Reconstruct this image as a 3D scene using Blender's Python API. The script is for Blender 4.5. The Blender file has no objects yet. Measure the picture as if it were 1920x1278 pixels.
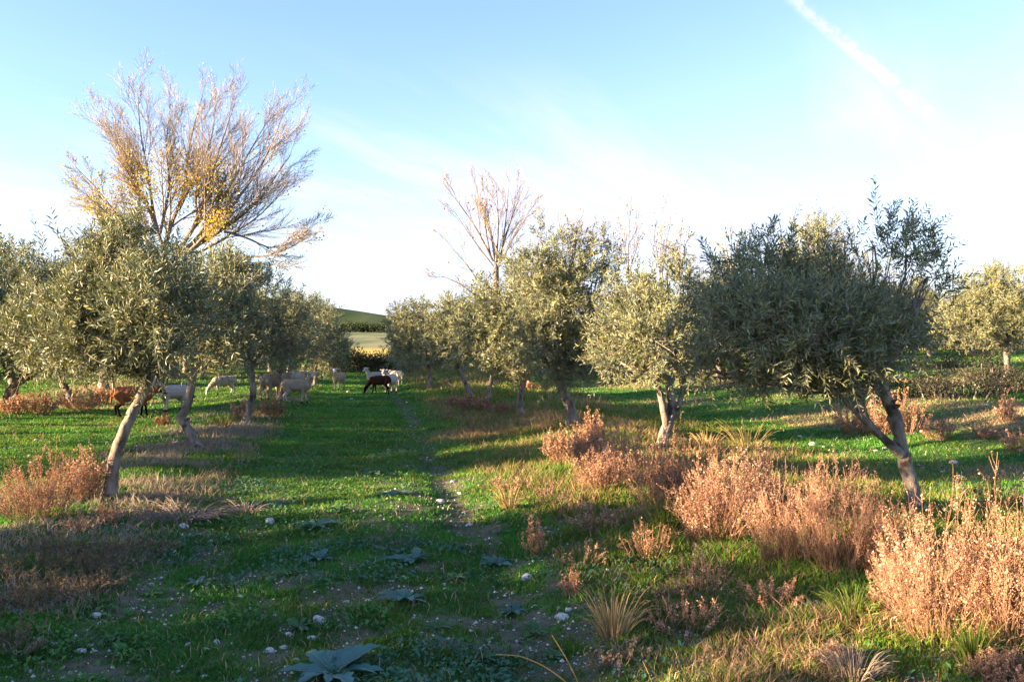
import bpy, math, random
import numpy as np
from mathutils import Vector
random.seed(7)
RNG = np.random.default_rng(11)
C = bpy.context.scene
COL = C.collection

# ------------------------------------------------------------------ camera
FPX = 1600.0            # focal length in pixels of a 1920 wide picture
CAMH = 1.75
cam_d = bpy.data.cameras.new('camera')
cam_d.sensor_width = 36.0
cam_d.lens = 36.0 * FPX / 1920.0
cam_d.clip_start = 0.05
cam_d.clip_end = 20000
cam = bpy.data.objects.new('camera', cam_d)
cam.location = (0, 0, CAMH)
cam.rotation_euler = (math.radians(90), 0, 0)
COL.objects.link(cam)
C.camera = cam

# ------------------------------------------------------------------ light
SUN_AZ = (-0.960, -0.280)          # ground direction towards the sun (behind the camera, to the left)
SUN_EL = math.radians(11.0)
SUN_STRENGTH = 5.0
SKY_STRENGTH = 0.05
EXPOSURE = 2.92
sv = Vector((SUN_AZ[0] * math.cos(SUN_EL), SUN_AZ[1] * math.cos(SUN_EL), math.sin(SUN_EL))).normalized()
sun_d = bpy.data.lights.new('sun', 'SUN')
sun_d.energy = SUN_STRENGTH
sun_d.angle = math.radians(0.5)
sun_d.color = (1.0, 0.70, 0.42)
sun = bpy.data.objects.new('sun', sun_d)
sun.rotation_euler = sv.to_track_quat('Z', 'Y').to_euler()
sun.location = (0, 0, 30)
COL.objects.link(sun)
C.view_settings.view_transform = 'Standard'
C.view_settings.look = 'None'
C.view_settings.gamma = 1
C.view_settings.exposure = EXPOSURE

def px_dir(px, py):
    return Vector(((px - 960) / FPX, 1.0, (639 - py) / FPX)).normalized()

def build_world():
    w = bpy.data.worlds.new('World')
    C.world = w
    w.use_nodes = True
    nt = w.node_tree
    N, L = nt.nodes, nt.links
    for n in list(N):
        N.remove(n)
    out = N.new('ShaderNodeOutputWorld')
    bg = N.new('ShaderNodeBackground')
    bg.inputs['Strength'].default_value = SKY_STRENGTH
    L.new(bg.outputs[0], out.inputs[0])
    sky = N.new('ShaderNodeTexSky')
    sky.sky_type = 'NISHITA'
    sky.sun_disc = False
    sky.sun_elevation = SUN_EL
    sky.sun_rotation = math.atan2(SUN_AZ[0], SUN_AZ[1])
    sky.air_density = 1.0
    sky.dust_density = 0.4
    sky.ozone_density = 1.0
    tc = N.new('ShaderNodeTexCoord')
    sep = N.new('ShaderNodeSeparateXYZ')
    L.new(tc.outputs['Generated'], sep.inputs[0])

    def math_(op, a, b=None, c=None):
        n = N.new('ShaderNodeMath')
        n.operation = op
        for i, v in enumerate((a, b, c)):
            if v is None:
                continue
            if isinstance(v, (int, float)):
                n.inputs[i].default_value = v
            else:
                L.new(v, n.inputs[i])
        return n.outputs[0]

    def smooth(v, a, b, lo=0.0, hi=1.0):
        n = N.new('ShaderNodeMapRange')
        n.interpolation_type = 'SMOOTHSTEP'
        n.inputs['From Min'].default_value = a
        n.inputs['From Max'].default_value = b
        n.inputs['To Min'].default_value = lo
        n.inputs['To Max'].default_value = hi
        L.new(v, n.inputs['Value'])
        return n.outputs[0]
    # thin high cloud: noise on the plane of the cloud layer
    zc = math_('ADD', math_('MAXIMUM', sep.outputs['Z'], 0.0), 0.12)
    comb = N.new('ShaderNodeCombineXYZ')
    L.new(math_('DIVIDE', sep.outputs['X'], zc), comb.inputs[0])
    L.new(math_('DIVIDE', sep.outputs['Y'], zc), comb.inputs[1])
    mp = N.new('ShaderNodeMapping')
    mp.inputs['Scale'].default_value = (0.34, 1.35, 1)
    rt = N.new('ShaderNodeMapping')
    rt.inputs['Rotation'].default_value = (0, 0, math.radians(-58))
    L.new(comb.outputs[0], rt.inputs[0])
    L.new(rt.outputs[0], mp.inputs[0])
    no = N.new('ShaderNodeTexNoise')
    no.inputs['Scale'].default_value = 1.3
    no.inputs['Detail'].default_value = 7
    no.inputs['Roughness'].default_value = 0.6
    no.inputs['Distortion'].default_value = 0.4
    L.new(mp.outputs[0], no.inputs['Vector'])
    streak = smooth(no.outputs['Fac'], 0.40, 0.66)
    # the veil is thick low in the sky and to the right, thin high up
    veil = smooth(math_('ADD', sep.outputs['Z'], math_('MULTIPLY', sep.outputs['X'], -0.16)), 0.02, 0.34, 1.0, 0.0)
    bank = smooth(math_('ADD', sep.outputs['Z'], math_('MULTIPLY', sep.outputs['X'], -0.06)), 0.17, 0.36, 1.0, 0.0)
    cl = math_('MULTIPLY', streak, bank)
    cl = math_('ADD', math_('ADD', math_('MULTIPLY', cl, 0.80), math_('MULTIPLY', veil, 0.42)), 0.04)

    # vapour trail along a great circle
    def trail(p1, p2, wid, strength, breakup):
        d1, d2 = px_dir(*p1), px_dir(*p2)
        nrm = d1.cross(d2).normalized()
        mid = (d1 + d2).normalized()
        along = (d2 - d1).normalized()
        half = (d2 - d1).length / 2
        def dot(v):
            n = N.new('ShaderNodeVectorMath')
            n.operation = 'DOT_PRODUCT'
            L.new(tc.outputs['Generated'], n.inputs[0])
            n.inputs[1].default_value = v
            return n.outputs['Value']
        nz = N.new('ShaderNodeTexNoise')
        nz.inputs['Scale'].default_value = 75
        nz.inputs['Detail'].default_value = 4
        L.new(tc.outputs['Generated'], nz.inputs['Vector'])
        off = math_('MULTIPLY', math_('SUBTRACT', nz.outputs['Fac'], 0.5), wid * 1.3)
        dist = math_('ABSOLUTE', math_('ADD', dot(nrm), off))
        m = smooth(dist, wid * 0.15, wid, 1.0, 0.0)
        a = math_('ABSOLUTE', dot(along))
        m = math_('MULTIPLY', m, smooth(a, half * 0.72, half * 1.12, 1.0, 0.0))
        m = math_('MULTIPLY', m, math_('GREATER_THAN', dot(mid), 0.0))
        m = math_('MULTIPLY', m, smooth(nz.outputs['Fac'], breakup, 0.6))
        return math_('MULTIPLY', m, strength)
    t1 = trail((1470, -15), (1755, 225), 0.0095, 0.80, 0.27)
    cl = math_('MINIMUM', math_('ADD', cl, t1), 1.0)
    tint = N.new('ShaderNodeMix')
    tint.data_type = 'RGBA'
    tint.blend_type = 'MULTIPLY'
    tint.inputs['Factor'].default_value = 1.0
    L.new(sky.outputs[0], tint.inputs['A'])
    tint.inputs['B'].default_value = SKY_TINT
    mix = N.new('ShaderNodeMix')
    mix.data_type = 'RGBA'
    L.new(cl, mix.inputs['Factor'])
    L.new(tint.outputs['Result'], mix.inputs['A'])
    mix.inputs['B'].default_value = CLOUD
    L.new(mix.outputs['Result'], bg.inputs['Color'])
SKY_TINT = (0.90, 1.01, 1.40, 1)
CLOUD = (2.74, 2.88, 3.7, 1)
build_world()

# ------------------------------------------------------------------ numeric helpers
def _hash(ix, iy, s):
    h = (ix.astype(np.int64) * 374761393 + iy.astype(np.int64) * 668265263 + s * 974634777) & 0x7fffffff
    h = ((h ^ (h >> 13)) * 1274126177) & 0x7fffffff
    return ((h ^ (h >> 16)) & 0xffff) / 65535.0

def vnoise(x, y, s=0):
    x = np.asarray(x, float); y = np.asarray(y, float)
    ix = np.floor(x); iy = np.floor(y)
    fx = x - ix; fy = y - iy
    fx = fx * fx * (3 - 2 * fx); fy = fy * fy * (3 - 2 * fy)
    a = _hash(ix, iy, s); b = _hash(ix + 1, iy, s); c = _hash(ix, iy + 1, s); d = _hash(ix + 1, iy + 1, s)
    return a + (b - a) * fx + (c - a) * fy + (a - b - c + d) * fx * fy

def fbm(x, y, s=0, o=3):
    v = 0; a = 0.5; t = 0
    for k in range(o):
        v = v + a * vnoise(x * 2 ** k + 17.3 * k, y * 2 ** k - 9.1 * k, s + k); t += a; a *= 0.5
    return v / t

def sstep(v, a, b):
    t = np.clip((np.asarray(v, float) - a) / (b - a), 0, 1)
    return t * t * (3 - 2 * t)

def bump(v, c, w):
    return np.exp(-((v - c) / w) ** 2)

def unit(v):
    return v / np.maximum(np.linalg.norm(v, axis=-1, keepdims=True), 1e-9)

# ------------------------------------------------------------------ terrain
def uu(x, y):
    return x + 0.169 * y            # distance across the olive rows

def H(x, y):
    x = np.asarray(x, float); y = np.asarray(y, float)
    u = uu(x, y)
    near = 1 - sstep(y, 60, 110)
    h = 0.10 * (fbm(x * .35, y * .35, 3, 2) - .5) + 0.06 * (fbm(x * 1.3, y * 1.3, 5, 2) - .5)
    h = h + 0.26 * bump(u, 3.9, 1.25) * (0.35 + 0.9 * vnoise(x * .55, y * .42, 8))
    h = h + 0.16 * bump(u, -2.9, 1.0) * (0.4 + 0.8 * vnoise(x * .6, y * .5, 9))
    h = h + 0.13 * bump(u, -9.4, 1.2)
    h = h + 0.20 * bump(u, 12.6, 1.4) * (0.3 + 0.9 * vnoise(x * .5, y * .5, 10))
    h = h - 0.07 * bump(u, .95, .28)
    h = h * near
    h = h + 1.3 * (1 - np.exp(-np.maximum(u - 8.5, 0) * 0.055)) * near
    far = sstep(y, 105, 290)
    h = h + 4.6 * far
    slope = np.clip(6.4 + 0.155 * (-45 - x), 0, 30)
    h = h + (np.minimum(slope, 22) + 0.6 * (fbm(x * .05, y * .05, 4, 3) - .5)) * sstep(y, 285, 335) * (1 - sstep(y, 500, 1200)) * sstep(-x, 5, 45)
    h = h + 9.0 * sstep(y, 300, 700) * sstep(x, 30, 160)
    return h

def at(px, py):
    """ground point seen at a pixel of the 1920 x 1278 picture"""
    dx = (px - 960) / FPX; dz = (639 - py) / FPX
    t = np.concatenate([np.arange(2, 70, .02), np.arange(70, 900, .5)])
    k = np.argmax(CAMH + dz * t <= H(dx * t, t))
    d = t[k]
    return np.array([dx * d, d, float(H(dx * d, d))])

def pt(px, py, d):
    return np.array([(px - 960) / FPX * d, d, CAMH + (639 - py) / FPX * d])

def zones(x, y):
    """how green, dry, bare and tall the ground cover is"""
    u = uu(x, y)
    n1 = fbm(x * .45, y * .45, 21, 3); n2 = fbm(x * 1.4, y * 1.4, 22, 3); n3 = fbm(x * 3.1, y * 3.1, 23, 2)
    path = sstep(u, -2.1, -1.3) * (1 - sstep(u, .6, 1.0))
    left = sstep(u, -4.6, -3.6) * (1 - sstep(u, -2.1, -1.5))
    rut = bump(u, .98 + .3 * (n1 - .5), .10 + .16 * n1) * (.25 + .75 * sstep(n3 * .5 + n2 * .5, .38, .58))
    rightb = sstep(u, 1.2, 2.0) * (1 - sstep(u, 6.6, 7.6))
    dry = left * np.maximum(sstep(n1 * .6 + n2 * .4, .46, .62) * .55, sstep(n1 * .5 + n2 * .5, .36, .54) * sstep(y, 8, 9.5) * (1 - sstep(y, 16, 19))) + np.exp(-((x + .8) / .8) ** 2 - ((y - 15.8) / 1.0) ** 2) + np.exp(-((x - .6) / .7) ** 2 - ((y - 16.8) / .9) ** 2) + rightb * (.22 + sstep(n2 * .5 + n1 * .5, .48, .64) * .55)
    dry = dry + sstep(u, 7.2, 8.5) * sstep(n1, .52, .64) * .7 + sstep(-u, 4.5, 6) * sstep(n1, .60, .72) * .5
    dry = dry + bump(u, -9.4, 1.0) * .7 + bump(u, 12.6, 1.2) * .6
    dry = np.clip(dry, 0, 1)
    n4 = fbm(x * 6.5, y * 4.2, 24, 3)
    bare = rut * .9 + sstep(n2 * .20 + n3 * .30 + n4 * .50, .45, .60) * (1 - sstep(y, 7.5, 15)) * .80 * sstep(u, -2.6, -1.6) + sstep(u, 8, 10) * sstep(n2, .62, .74) * .5
    bare = bare + sstep(n3, .62, .75) * .25 * (1 - sstep(y, 14, 26))
    bare = np.clip(bare * (1 - .6 * left), 0, 1)
    tall = .18 + .30 * n2 + rightb * (.20 + .7 * sstep(n2, .45, .7)) + left * .30
    return path, left, rightb, dry, bare, tall, n1, n2

# ------------------------------------------------------------------ materials
def new_mat(name):
    m = bpy.data.materials.new(name)
    m.use_nodes = True
    nt = m.node_tree
    for n in list(nt.nodes):
        nt.nodes.remove(n)
    return m, nt.nodes, nt.links

def mat_plant(name, rough=.55, spec=.25, trans=.3, trans_tint=(1.0, 1.0, .55), back=None, var=.25, vscale=9.0):
    """colour per leaf comes from the face attribute 'tint'; a little noise breaks it up; light passes through"""
    m, N, L = new_mat(name)
    out = N.new('ShaderNodeOutputMaterial')
    at_ = N.new('ShaderNodeAttribute'); at_.attribute_name = 'tint'
    no = N.new('ShaderNodeTexNoise'); no.inputs['Scale'].default_value = vscale
    tc = N.new('ShaderNodeTexCoord'); L.new(tc.outputs['Object'], no.inputs['Vector'])
    mr = N.new('ShaderNodeMapRange'); mr.inputs['To Min'].default_value = 1 - var; mr.inputs['To Max'].default_value = 1 + var
    mr.inputs['From Min'].default_value = .3; mr.inputs['From Max'].default_value = .7
    L.new(no.outputs['Fac'], mr.inputs['Value'])
    mul = N.new('ShaderNodeVectorMath'); mul.operation = 'SCALE'
    L.new(at_.outputs['Color'], mul.inputs[0]); L.new(mr.outputs[0], mul.inputs['Scale'])
    colr = mul.outputs[0]
    if back:
        ge = N.new('ShaderNodeNewGeometry')
        mx = N.new('ShaderNodeMix'); mx.data_type = 'RGBA'
        L.new(ge.outputs['Backfacing'], mx.inputs['Factor'])
        L.new(colr, mx.inputs['A']); mx.inputs['B'].default_value = (*back, 1)
        colr = mx.outputs['Result']
    p = N.new('ShaderNodeBsdfPrincipled')
    p.inputs['Roughness'].default_value = rough
    p.inputs['Specular IOR Level'].default_value = spec
    L.new(colr, p.inputs['Base Color'])
    if trans > 0:
        tr = N.new('ShaderNodeBsdfTranslucent')
        tm = N.new('ShaderNodeVectorMath'); tm.operation = 'MULTIPLY'
        L.new(colr, tm.inputs[0]); tm.inputs[1].default_value = trans_tint
        L.new(tm.outputs[0], tr.inputs['Color'])
        ms = N.new('ShaderNodeMixShader'); ms.inputs[0].default_value = trans
        L.new(p.outputs[0], ms.inputs[1]); L.new(tr.outputs[0], ms.inputs[2])
        L.new(ms.outputs[0], out.inputs[0])
    else:
        L.new(p.outputs[0], out.inputs[0])
    return m

def mat_noise(name, c1, c2, scale=8, rough=.85, bump_=.5, stretch=(1, 1, 1), c3=None, spots=.6):
    m, N, L = new_mat(name)
    out = N.new('ShaderNodeOutputMaterial')
    tc = N.new('ShaderNodeTexCoord')
    mp = N.new('ShaderNodeMapping'); mp.inputs['Scale'].default_value = stretch
    L.new(tc.outputs['Object'], mp.inputs[0])
    no = N.new('ShaderNodeTexNoise'); no.inputs['Scale'].default_value = scale; no.inputs['Detail'].default_value = 6
    no.inputs['Roughness'].default_value = .65
    L.new(mp.outputs[0], no.inputs['Vector'])
    cr = N.new('ShaderNodeValToRGB')
    cr.color_ramp.elements[0].position = .34; cr.color_ramp.elements[0].color = (*c1, 1)
    cr.color_ramp.elements[1].position = .66; cr.color_ramp.elements[1].color = (*c2, 1)
    L.new(no.outputs['Fac'], cr.inputs[0])
    colr = cr.outputs[0]
    if c3:
        n2 = N.new('ShaderNodeTexNoise'); n2.inputs['Scale'].default_value = scale * .4; n2.inputs['Detail'].default_value = 4
        L.new(tc.outputs['Object'], n2.inputs['Vector'])
        mr = N.new('ShaderNodeMapRange'); mr.inputs['From Min'].default_value = spots; mr.inputs['From Max'].default_value = spots + .08
        L.new(n2.outputs['Fac'], mr.inputs['Value'])
        mx = N.new('ShaderNodeMix'); mx.data_type = 'RGBA'
        L.new(mr.outputs[0], mx.inputs['Factor']); L.new(colr, mx.inputs['A']); mx.inputs['B'].default_value = (*c3, 1)
        colr = mx.outputs['Result']
    p = N.new('ShaderNodeBsdfPrincipled'); p.inputs['Roughness'].default_value = rough
    p.inputs['Specular IOR Level'].default_value = .2
    L.new(colr, p.inputs['Base Color'])
    b = N.new('ShaderNodeBump'); b.inputs['Strength'].default_value = bump_; b.inputs['Distance'].default_value = .03
    L.new(no.outputs['Fac'], b.inputs['Height']); L.new(b.outputs[0], p.inputs['Normal'])
    L.new(p.outputs[0], out.inputs[0])
    return m

M_OLIVE = mat_plant('olive leaf', rough=.45, spec=.3, trans=.16, back=(.19, .22, .135), var=.2, vscale=3)
M_LEAF = mat_plant('broad leaf', rough=.45, spec=.3, trans=.38, var=.2, vscale=2)
M_DRY = mat_plant('dry stalk', rough=.8, spec=.1, trans=.25, trans_tint=(1, .85, .6), var=.25, vscale=6)
M_GRASS = mat_plant('grass blade', rough=.6, spec=.15, trans=.32, trans_tint=(1, 1, .5), var=.25, vscale=1.2)
M_WEED = mat_plant('weed leaf', rough=.55, spec=.25, trans=.25, var=.2, vscale=4)
M_FLEECE = mat_plant('fleece', rough=.95, spec=.05, trans=0, var=.12, vscale=12)
M_BARK = mat_noise('olive bark', (.085, .070, .056), (.31, .265, .21), 11, .9, 1.0, (1, 1, .30), (.055, .043, .034), .55)
M_BARK_P = mat_noise('poplar bark', (.11, .09, .075), (.25, .20, .155), 6, .9, .6, (1, 1, .4))
M_TWIG_P = mat_noise('poplar twig', (.26, .22, .175), (.42, .36, .285), 3, .85, .2)
M_STONE = mat_noise('limestone', (.42, .39, .345), (.80, .77, .71), 5, .9, .8, c3=(.22, .17, .12), spots=.60)
M_PEBBLE = mat_noise('pebbles', (.22, .19, .15), (.70, .66, .60), 9, .9, .3)
M_FRUIT = mat_noise('black olive skin', (.006, .005, .008), (.02, .015, .022), 20, .35, .05)

# ------------------------------------------------------------------ mesh building
class MB:
    def __init__(self):
        self.v = []; self.f = {3: [], 4: []}; self.t = {3: [], 4: []}; self.m = {3: [], 4: []}; self.n = 0
    def add(self, v, f, tint=(.3, .3, .3), mat=0):
        v = np.asarray(v, np.float32).reshape(-1, 3); f = np.asarray(f, np.int64)
        k = f.shape[1]
        t = np.asarray(tint, np.float32)
        if t.ndim == 1:
            t = np.broadcast_to(t, (len(f), 3))
        self.v.append(v); self.f[k].append(f + self.n); self.t[k].append(t)
        self.m[k].append(np.full(len(f), mat, np.int32)); self.n += len(v)
    def mesh(self, name, mats, smooth=False):
        me = bpy.data.meshes.new(name)
        V = np.concatenate(self.v)
        F3 = np.concatenate(self.f[3]) if self.f[3] else np.zeros((0, 3), np.int64)
        F4 = np.concatenate(self.f[4]) if self.f[4] else np.zeros((0, 4), np.int64)
        T = np.concatenate([a for k in (3, 4) for a in self.t[k]])
        MI = np.concatenate([a for k in (3, 4) for a in self.m[k]])
        nf = len(F3) + len(F4)
        loops = np.concatenate([F3.ravel(), F4.ravel()]).astype(np.int32)
        starts = np.concatenate([np.arange(len(F3)) * 3, len(F3) * 3 + np.arange(len(F4)) * 4]).astype(np.int32)
        me.vertices.add(len(V)); me.vertices.foreach_set('co', V.ravel())
        me.loops.add(len(loops)); me.loops.foreach_set('vertex_index', loops)
        me.polygons.add(nf); me.polygons.foreach_set('loop_start', starts)
        me.polygons.foreach_set('material_index', MI)
        if smooth:
            me.polygons.foreach_set('use_smooth', np.ones(nf, bool))
        else:
            me.polygons.foreach_set('use_smooth', np.zeros(nf, bool))
        a = me.attributes.new('tint', 'FLOAT_COLOR', 'FACE')
        a.data.foreach_set('color', np.concatenate([T, np.ones((nf, 1), np.float32)], 1).astype(np.float32).ravel())
        for m in mats:
            me.materials.append(m)
        me.update(calc_edges=True)
        return me
    def obj(self, name, mats, parent=None, smooth=False):
        o = bpy.data.objects.new(name, self.mesh(name, mats, smooth))
        COL.objects.link(o)
        if parent is not None:
            o.parent = parent
        return o

def tag(o, label, cat, group=None, kind=None):
    o['label'] = label; o['category'] = cat
    if group: o['group'] = group
    if kind: o['kind'] = kind
    return o

def thing(name, label, cat, loc, group=None):
    o = bpy.data.objects.new(name, None)
    COL.objects.link(o)
    o.location = tuple(float(a) for a in loc)
    o.empty_display_size = .2
    return tag(o, label, cat, group)

def dup(root, loc, rotz=0, scale=1, label=None, group=None):
    r = root.copy(); COL.objects.link(r)
    r.location = tuple(float(a) for a in loc); r.rotation_euler = (0, 0, rotz); r.scale = (scale,) * 3 if np.isscalar(scale) else scale
    if label: r['label'] = label
    if group: r['group'] = group
    for ch in list(root.children):
        c = ch.copy(); COL.objects.link(c); c.parent = r
        for g in list(ch.children):
            d = g.copy(); COL.objects.link(d); d.parent = c
    return r

def tube(mb, P, R, sides=6, tint=(.3, .3, .3), mat=0, wob=0):
    P = np.asarray(P, float); n = len(P)
    R = np.broadcast_to(np.asarray(R, float), (n,))
    T = unit(np.gradient(P, axis=0))
    ref = np.array([0, 0, 1.0]) if abs(T[0][2]) < .8 else np.array([1.0, 0, 0])
    A = unit(np.cross(T, ref)); B = np.cross(T, A)
    ang = np.arange(sides) * 2 * math.pi / sides
    rr = R[:, None] * np.ones(sides)
    if wob:
        rr = rr * (1 + wob * RNG.normal(size=(n, sides)))
    V = P[:, None] + (np.cos(ang)[None, :, None] * A[:, None] + np.sin(ang)[None, :, None] * B[:, None]) * rr[..., None]
    i = np.arange(n - 1)[:, None] * sides; j = np.arange(sides)[None]
    j2 = (j + 1) % sides
    F = np.stack([i + j, i + j2, i + sides + j2, i + sides + j], -1).reshape(-1, 4)
    mb.add(V.reshape(-1, 3), F, tint, mat)

def tubes3(mb, P, R0, R1, tint, mat=0):
    """many thin three-sided stalks at once: P (n, k, 3)"""
    n, k, _ = P.shape
    T = unit(np.gradient(P, axis=1))
    rnd = RNG.normal(size=(n, 1, 3))
    A = unit(np.cross(T, np.broadcast_to(rnd, P.shape))); B = np.cross(T, A)
    w = np.linspace(0, 1, k)[None, :, None]
    R = (np.asarray(R0).reshape(-1, 1, 1) * (1 - w) + np.asarray(R1).reshape(-1, 1, 1) * w) * np.ones((n, 1, 1))
    V = np.stack([P + R * (math.cos(a) * A + math.sin(a) * B) for a in (0, 2.094, 4.189)], 2)      # n,k,3,3
    base = (np.arange(n) * k * 3)[:, None, None] + (np.arange(k - 1) * 3)[None, :, None]
    j = np.arange(3)[None, None]; j2 = (j + 1) % 3
    F = np.stack([base + j, base + j2, base + 3 + j2, base + 3 + j], -1).reshape(-1, 4)
    t = np.asarray(tint, np.float32)
    if t.ndim == 2:
        t = np.repeat(t, (k - 1) * 3, 0)
    mb.add(V.reshape(-1, 3), F, t, mat)

def leaves(mb, P, D, L, W, tint, mat=0, fold=.15, nrm=None):
    """rhombic leaves: base at P, along D"""
    n = len(P)
    if nrm is None:
        nrm = RNG.normal(size=(n, 3))
    S = unit(np.cross(D, nrm)); U = np.cross(S, D)
    L = np.asarray(L).reshape(-1, 1) * np.ones((n, 1)); W = np.asarray(W).reshape(-1, 1) * np.ones((n, 1))
    V = np.stack([P, P + D * L * .48 + S * W * .5 + U * W * fold, P + D * L - U * L * .06, P + D * L * .48 - S * W * .5 + U * W * fold], 1)
    F = np.arange(n * 4).reshape(n, 4)
    mb.add(V.reshape(-1, 3), F, tint, mat)

def mixc(a, b, t):
    a = np.asarray(a, float); b = np.asarray(b, float); t = np.asarray(t, float).reshape(-1, 1)
    return a * (1 - t) + b * t

# ------------------------------------------------------------------ the ground: one sheet to the horizon
def axis(lo, hi, step, grow, far_lo, far_hi):
    a = list(np.arange(lo, hi + 1e-6, step))
    s = step
    while a[-1] < far_hi:
        s *= grow; a.append(a[-1] + s)
    s = step; b = [a[0]]
    while b[-1] > far_lo:
        s *= grow; b.append(b[-1] - s)
    return np.array(b[:0:-1] + a)

def build_ground():
    xs = axis(-9, 11, .09, 1.045, -3500, 3500); ys = axis(1.5, 22, .09, 1.022, -300, 9000)
    X, Y = np.meshgrid(xs, ys)
    x = X.ravel(); y = Y.ravel()
    z = H(x, y) + 0.02 * (fbm(x * 5, y * 5, 31, 2) - .5) * (y < 30)
    nx, ny = len(xs), len(ys)
    me = bpy.data.meshes.new('ground')
    V = np.stack([x, y, z], 1).astype(np.float32)
    i = (np.arange(ny - 1)[:, None] * nx + np.arange(nx - 1)[None]).ravel()
    F = np.stack([i, i + 1, i + nx + 1, i + nx], 1).astype(np.int32)
    me.vertices.add(len(V)); me.vertices.foreach_set('co', V.ravel())
    me.loops.add(F.size); me.loops.foreach_set('vertex_index', F.ravel())
    me.polygons.add(len(F)); me.polygons.foreach_set('loop_start', (np.arange(len(F)) * 4).astype(np.int32))
    me.polygons.foreach_set('use_smooth', np.ones(len(F), bool))
    path, left, rightb, dry, bare, tall, n1, n2 = zones(x, y)
    soil = mixc((.075, .078, .038), (.15, .125, .085), fbm(x * 2.3, y * 2.3, 29, 3))
    green = mixc((.038, .115, .019), (.068, .17, .026), n1)
    dryc = mixc((.17, .125, .075), (.26, .20, .12), n2)
    c = green * 1.0
    c = mixc_rows(c, dryc, dry * .8)
    c = mixc_rows(c, soil, np.clip(bare * 1.0 + .30 * (1 - sstep(y, 9, 16)), 0, 1))
    # the fields beyond the grove
    f1 = sstep(y, 75, 100)
    pale = mixc((.09, .125, .045), (.22, .225, .12), sstep(fbm(x * .12, y * .05, 40, 4), .3, .7))
    straw = mixc((.40, .34, .07), (.50, .40, .10), fbm(x * .2, y * .1, 41, 3))
    c = mixc_rows(c, pale, f1)
    c = mixc_rows(c, straw, f1 * (1 - sstep(y, 128, 150 + 12 * fbm(x * .1, y * .1, 45, 2))))
    c = mixc_rows(c, mixc((.035, .062, .020), (.10, .13, .05), sstep(fbm(x * .16, y * .09, 42, 4), .3, .7)), sstep(y, 282, 292))
    a = me.attributes.new('tint', 'FLOAT_COLOR', 'POINT')
    a.data.foreach_set('color', np.concatenate([c, np.ones((len(c), 1))], 1).astype(np.float32).ravel())
    m, N, L = new_mat('earth and turf')
    out = N.new('ShaderNodeOutputMaterial')
    at_ = N.new('ShaderNodeAttribute'); at_.attribute_name = 'tint'
    tc = N.new('ShaderNodeTexCoord')
    no = N.new('ShaderNodeTexNoise'); no.inputs['Scale'].default_value = 14; no.inputs['Detail'].default_value = 8; no.inputs['Roughness'].default_value = .7
    L.new(tc.outputs['Object'], no.inputs['Vector'])
    mr = N.new('ShaderNodeMapRange'); mr.inputs['From Min'].default_value = .3; mr.inputs['From Max'].default_value = .7
    mr.inputs['To Min'].default_value = .55; mr.inputs['To Max'].default_value = 1.45
    L.new(no.outputs['Fac'], mr.inputs['Value'])
    sc = N.new('ShaderNodeVectorMath'); sc.operation = 'SCALE'
    L.new(at_.outputs['Color'], sc.inputs[0]); L.new(mr.outputs[0], sc.inputs['Scale'])
    p = N.new('ShaderNodeBsdfPrincipled'); p.inputs['Roughness'].default_value = .95; p.inputs['Specular IOR Level'].default_value = .1
    L.new(sc.outputs[0], p.inputs['Base Color'])
    b = N.new('ShaderNodeBump'); b.inputs['Strength'].default_value = .6; b.inputs['Distance'].default_value = .04
    L.new(no.outputs['Fac'], b.inputs['Height']); L.new(b.outputs[0], p.inputs['Normal'])
    L.new(p.outputs[0], out.inputs[0])
    me.materials.append(m)
    me.update(calc_edges=True)
    o = bpy.data.objects.new('ground', me); COL.objects.link(o)
    o['kind'] = 'structure'
    o['label'] = 'grassy orchard ground with a worn track, rising to fields and a hill'

def mixc_rows(a, b, t):
    t = np.asarray(t).reshape(-1, 1)
    return a * (1 - t) + b * t
build_ground()

# ------------------------------------------------------------------ ground cover (nobody could count it)
def fan(n, d0, d1, half=.74):
    """points in the view fan, thinning out with distance like the picture does"""
    d = d0 * (d1 / d0) ** RNG.random(n)
    a = RNG.uniform(-half, half, n)
    return d * np.tan(a) * .93, d

def blades(mb, x, y, h, w, lean, tint, tall5=None):
    n = len(x)
    P = np.stack([x, y, H(x, y) - .005], 1)
    az = RNG.uniform(0, 2 * math.pi, n)
    wd = np.stack([np.cos(az), np.sin(az), np.zeros(n)], 1)
    la = RNG.uniform(0, 2 * math.pi, n)
    ld = np.stack([np.cos(la), np.sin(la), np.zeros(n)], 1) * (lean * h)[:, None]
    up = np.array([0, 0, 1.0])[None] * h[:, None]
    W = wd * w[:, None] * .5
    if tall5:
        mid = P + up * .6 + ld * .3
        V = np.stack([P - W, P + W, mid - W * .8, mid + W * .8, P + up * .95 + ld], 1)
        b = np.arange(n)[:, None] * 5
        mb.add(V.reshape(-1, 3), np.concatenate([b, b + 1, b + 3, b + 2], 1), tint)
        mb2 = np.concatenate([b + 2, b + 3, b + 4], 1)
        mb.f[3].append(mb2 + mb.n - n * 5); mb.t[3].append(np.asarray(tint, np.float32)); mb.m[3].append(np.zeros(n, np.int32))
    else:
        V = np.stack([P - W, P + W, P + up + ld], 1)
        mb.add(V.reshape(-1, 3), np.arange(n * 3).reshape(n, 3), tint)

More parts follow.
